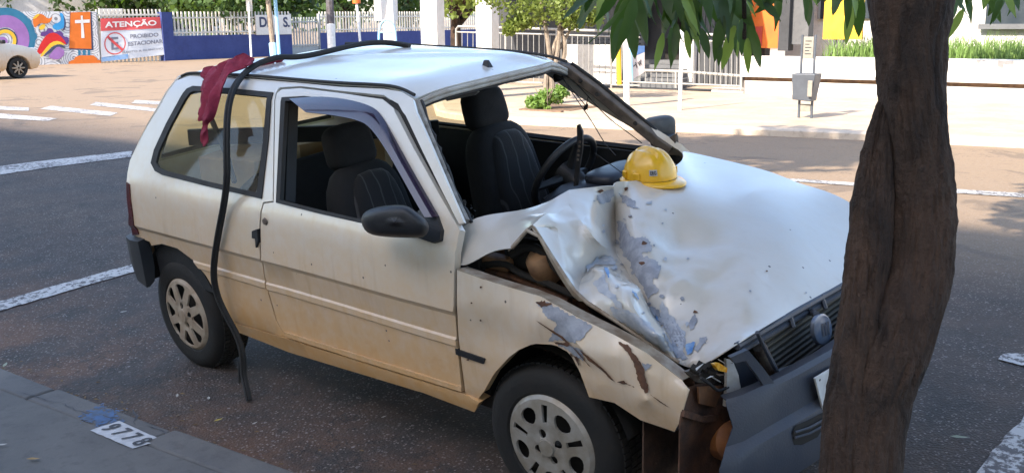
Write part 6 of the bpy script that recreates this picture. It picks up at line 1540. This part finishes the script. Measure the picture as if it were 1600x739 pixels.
# long rubber door seal slung over the roof and down the side
sl = [(640,72,.28),(622,69,.26),(600,66.5,.2),(575,67.5,.12),(548,72,.02),(515,80,-.10),(485,87,-.20),(460,90,-.27),(436,89,-.33),(412,96,-.40),(392,106,-.47),(375,122,-.545),(363,142,-.63),(356,170,-.69),(354,205,-.735),(354,240,-.765),(355,280,-.79),(350,320,-.80),(343,355,-.81),(336,395,-.815),(333,430,-.815),(339,462,-.81),(352,490,-.80),(366,515,-.79),(375,535,-.785),(380,560,-.79),(380,585,-.80),(386,610,-.82),(389,625,-.83)]
sp3 = smooth_poly([RC @ PY(u, v, y) for u, v, y in sl], 2, False)
seal = MB().tube(sp3, .0165, 8, True, .8).build('rubber_seal', M_RUBBER, None, True)
tag(seal, 'long black rubber door seal slung over the roof and trailing to the ground', 'rubber seal')
MB().tube([q+np.array([.004, -.012, .003]) for q in sp3], .006, 6).build('seal_lip', M_RUBBER, seal, True)
q = RC @ PY(377, 560, -.79); MB().tube([q, q+np.array([-.02, 0, -.05]), q+np.array([-.015, -.01, -.12])], .006, 6).build('frayed_end', M_RUBBER, seal, True)
# fallen leaves and scraps
M_DRY = [pmat('dry_leaf', (.30, .20, .08), (.2, .13, .05), 20, .8), pmat('pale_scrap', (.42, .40, .36), (.36, .34, .30), 20, .8), pmat('yellow_leaf', (.45, .36, .06), (.35, .28, .05), 20, .7), pmat('green_grey_leaf', (.28, .30, .22), (.22, .25, .16), 20, .7)]
rs_ = random.Random(4)
def litter(u, v, size, mi, label, cat='leaf', road_=True):
    p = on_road(u, v, .006) if road_ else on_pave(u, v, .006)
    a = rs_.uniform(0, 6.28); V = [(-1, 0, 0), (-.3, .28, .10), (.5, .24, .06), (1, 0, .14), (.5, -.24, .08), (-.3, -.26, .02), (0, 0, -.02)]
    c_, s_ = math.cos(a), math.sin(a)
    o = mesh('fallen_leaf' if cat == 'leaf' else 'paper_scrap', [(size*(x*c_-y*s_), size*(x*s_+y*c_), size*z+.004) for x, y, z in V], [(0, 1, 6), (1, 2, 6), (2, 3, 6), (3, 4, 6), (4, 5, 6), (5, 0, 6)], M_DRY[mi], None, True)
    o.location = p; tag(o, label, cat, 'litter on the ground'); return o
litter(341,657,.022,2,'small yellow leaf on the road near the kerb left of the front wheel'); litter(52,718,.03,0,'dry brown leaf on the pavement at the lower left', 'leaf', False)
litter(8,571,.03,3,'grey-green leaf on the kerb at the left edge', 'leaf', False); litter(2,696,.025,1,'white scrap on the pavement at the left edge', 'scrap', False)
litter(1499,684,.035,3,'pale dry leaf on the road right of the tree trunk'); litter(277,619,.02,1,'white scrap on the road below the rear wheel', 'scrap'); litter(326,623,.024,1,'long pale scrap on the road behind the trailing rubber end', 'scrap')
litter(398,662,.02,1,'pale scrap on the road by the kerb, under the sill', 'scrap'); litter(600,652,.018,1,'small pale scrap on the road under the door', 'scrap'); litter(193,488,.022,1,'pale scrap on the road left of the rear wheel', 'scrap')
# many pale bits of stone lying loose on the asphalt
V = []; F_ = []
for _ in range(2600):
    x = rs_.uniform(-4.5, 5.5); y = rs_.uniform(-1.25, 3.2)
    if tof(x, y) < -1.25: continue
    z = road_z(x, y); s_ = rs_.uniform(.002, .0055); k = len(V); a = rs_.uniform(0, 6.28)
    for d_ in range(4): V.append((x+s_*math.cos(a+1.57*d_)*rs_.uniform(.6, 1.5), y+s_*math.sin(a+1.57*d_), z-.001))
    V.append((x, y, z+s_*.8)); F_ += [(k, k+1, k+4), (k+1, k+2, k+4), (k+2, k+3, k+4), (k+3, k, k+4)]
tag(mesh('loose_gravel', V, F_, pmat('pale_stone', (.30, .28, .27), (.2, .18, .17), 3, .8, kind='Generated')), 'pale grit scattered over the asphalt', 'gravel', kind='stuff')
V = []; F_ = []
for _ in range(420):                                   # leaf crumbs and dirt washed along the gutter
    s_ = rs_.uniform(-4, 4.5); t_ = -1.27+abs(rs_.gauss(0, .10)); p = street(s_, t_); z = road_z(p[0], p[1])+.004; a = rs_.uniform(0, 6.28); r0 = rs_.uniform(.004, .016); k = len(V)
    V += [(p[0]+r0*math.cos(a), p[1]+r0*math.sin(a), z), (p[0]+.4*r0*math.cos(a+1.7), p[1]+.4*r0*math.sin(a+1.7), z+r0*.3), (p[0]-r0*math.cos(a), p[1]-r0*math.sin(a), z+r0*.2), (p[0]+.4*r0*math.cos(a-1.5), p[1]+.4*r0*math.sin(a-1.5), z)]; F_.append((k, k+1, k+2, k+3))
tag(mesh('gutter_litter', V, F_, pmat('leaf_crumbs', (.10, .06, .03), (.18, .12, .06), 4, .9)), 'brown leaf crumbs lying along the gutter', 'leaf litter', kind='stuff')
# ---- white hatchback passing at the far left
hd = np.array([SN[0], SN[1], 0]); fwp = gz(30, 123, road_z(-26, 9))
wc = empty('white_hatchback', (0, 0, 0), None, 'white hatchback with dusty sides driving past the mural at the left edge', 'car')
ang = math.atan2(hd[1], hd[0]); fx = 2.45
org = fwp-hd*fx+np.array([-hd[1], hd[0], 0])*.78; wc.location = (org[0], org[1], road_z(org[0], org[1])); wc.rotation_euler = (0, 0, ang)
prof = [(-.55,.35),(-.62,.55),(-.60,.85),(-.50,1.02),(-.20,1.42),(.25,1.50),(1.0,1.50),(1.45,1.42),(2.15,1.02),(2.65,.92),(3.0,.82),(3.12,.66),(3.12,.42),(3.02,.28),(2.84,.24)]+[(2.45+.36*math.cos(t), .30+.36*math.sin(t)) for t in np.linspace(0, math.pi, 9)]+[(2.0,.22),(.4,.22)]+[(.36*math.cos(t), .30+.36*math.sin(t)) for t in np.linspace(0, math.pi, 9)]
yw = lambda z: float(np.interp(z, [.2, .5, .9, 1.0, 1.5], [.80, .84, .82, .78, .60]))
v, f = tri2d(prof); n_ = len(v)
V = [(p[0], -yw(p[1]), p[1]) for p in v]+[(p[0], yw(p[1]), p[1]) for p in v]
b2 = {tuple(np.round(p, 5)): i for i, p in enumerate(v)}; lp = [b2[tuple(np.round(np.array(q, float), 5))] if tuple(np.round(np.array(q, float), 5)) in b2 else min(range(n_), key=lambda i: np.linalg.norm(v[i]-np.array(q))) for q in prof]
F_ = [t for t in f]+[tuple(i+n_ for i in t[::-1]) for t in f]+[(lp[i], lp[(i+1) % len(lp)], lp[(i+1) % len(lp)]+n_, lp[i]+n_) for i in range(len(lp))]
bm = bmesh.new(); me0 = bpy.data.meshes.new('body'); me0.from_pydata([tuple(map(float, p)) for p in V], [], [tuple(map(int, t)) for t in F_]); bm.from_mesh(me0); bmesh.ops.recalc_face_normals(bm, faces=bm.faces); bm.to_mesh(me0); bm.free()
bo = link(bpy.data.objects.new('body', me0), wc); me0.materials.append(m_carpaint('hatchback_paint', .95, .5, .12)); bevel(bo, .05, 3, 35); me0.polygons.foreach_set('use_smooth', [True]*len(me0.polygons))
M_CG = pmat('car_glass', (.02, .025, .03), (.03, .035, .04), 3, .08)
for sg in (-1, 1):
    for wn_ in ([(.95,1.04),(1.98,1.04),(1.42,1.37),(.98,1.42)], [(-.1,1.06),(.88,1.05),(.90,1.42),(.22,1.42)]): plate('side_window', wn_, M_CG, bo, lambda x, z: (x, sg*(yw(z)+.006), z))
    for x in (0, 2.45):
        w_ = bpy.data.objects.new('wheel', None); link(w_, wc); w_.location = (x, sg*.80, .30); w_.rotation_euler = (0, 0, 0 if sg < 0 else math.pi)
        Mx = Matrix.Rotation(math.radians(90), 4, 'X'); MB().lathe([(.19, .0), (.28, .01), (.30, -.03), (.30, -.15), (.25, -.18)], 28, Mx).build('tyre', M_TYRE, w_, True); MB().lathe([(0, -.03), (.19, -.03)], 20, Mx).build('rim_back', M_DARK, w_)
        b = MB()
        for k in range(8):
            a = 2*math.pi*k/8; b.tube([np.array([.03*math.cos(a), -.005, .03*math.sin(a)]), np.array([.19*math.cos(a), .0, .19*math.sin(a)])], [.03, .02], 6)
        b.build('spokes', M_HUBR, w_, True)
    bevel(MB().box((2.93, sg*.70, .80), (.26, .16, .12)).build('headlamp', pmat('lamp_glass', (.55, .55, .56), (.4, .4, .42), 8, .15), bo), .03)
v_ = [(1.50, -.56, 1.41), (1.50, .56, 1.41), (2.14, .66, 1.045), (2.14, -.66, 1.045)]; mesh('windscreen', [(x+.02, y, z+.02) for x, y, z in v_], [(0, 1, 2, 3)], M_CG, bo)
bevel(MB().box((3.12, 0, .45), (.06, 1.3, .18)).build('front_bumper', M_BLACK, bo), .02)
bevel(MB().box((2.0, -.92, 1.05), (.12, .16, .11)).build('door_mirror', M_BLACK, bo), .03); MB().box((1.2, -.848, .85), (.16, .02, .03)).build('door_handle', M_BLACK, bo)
# boxes of the boot are loose things inside the car
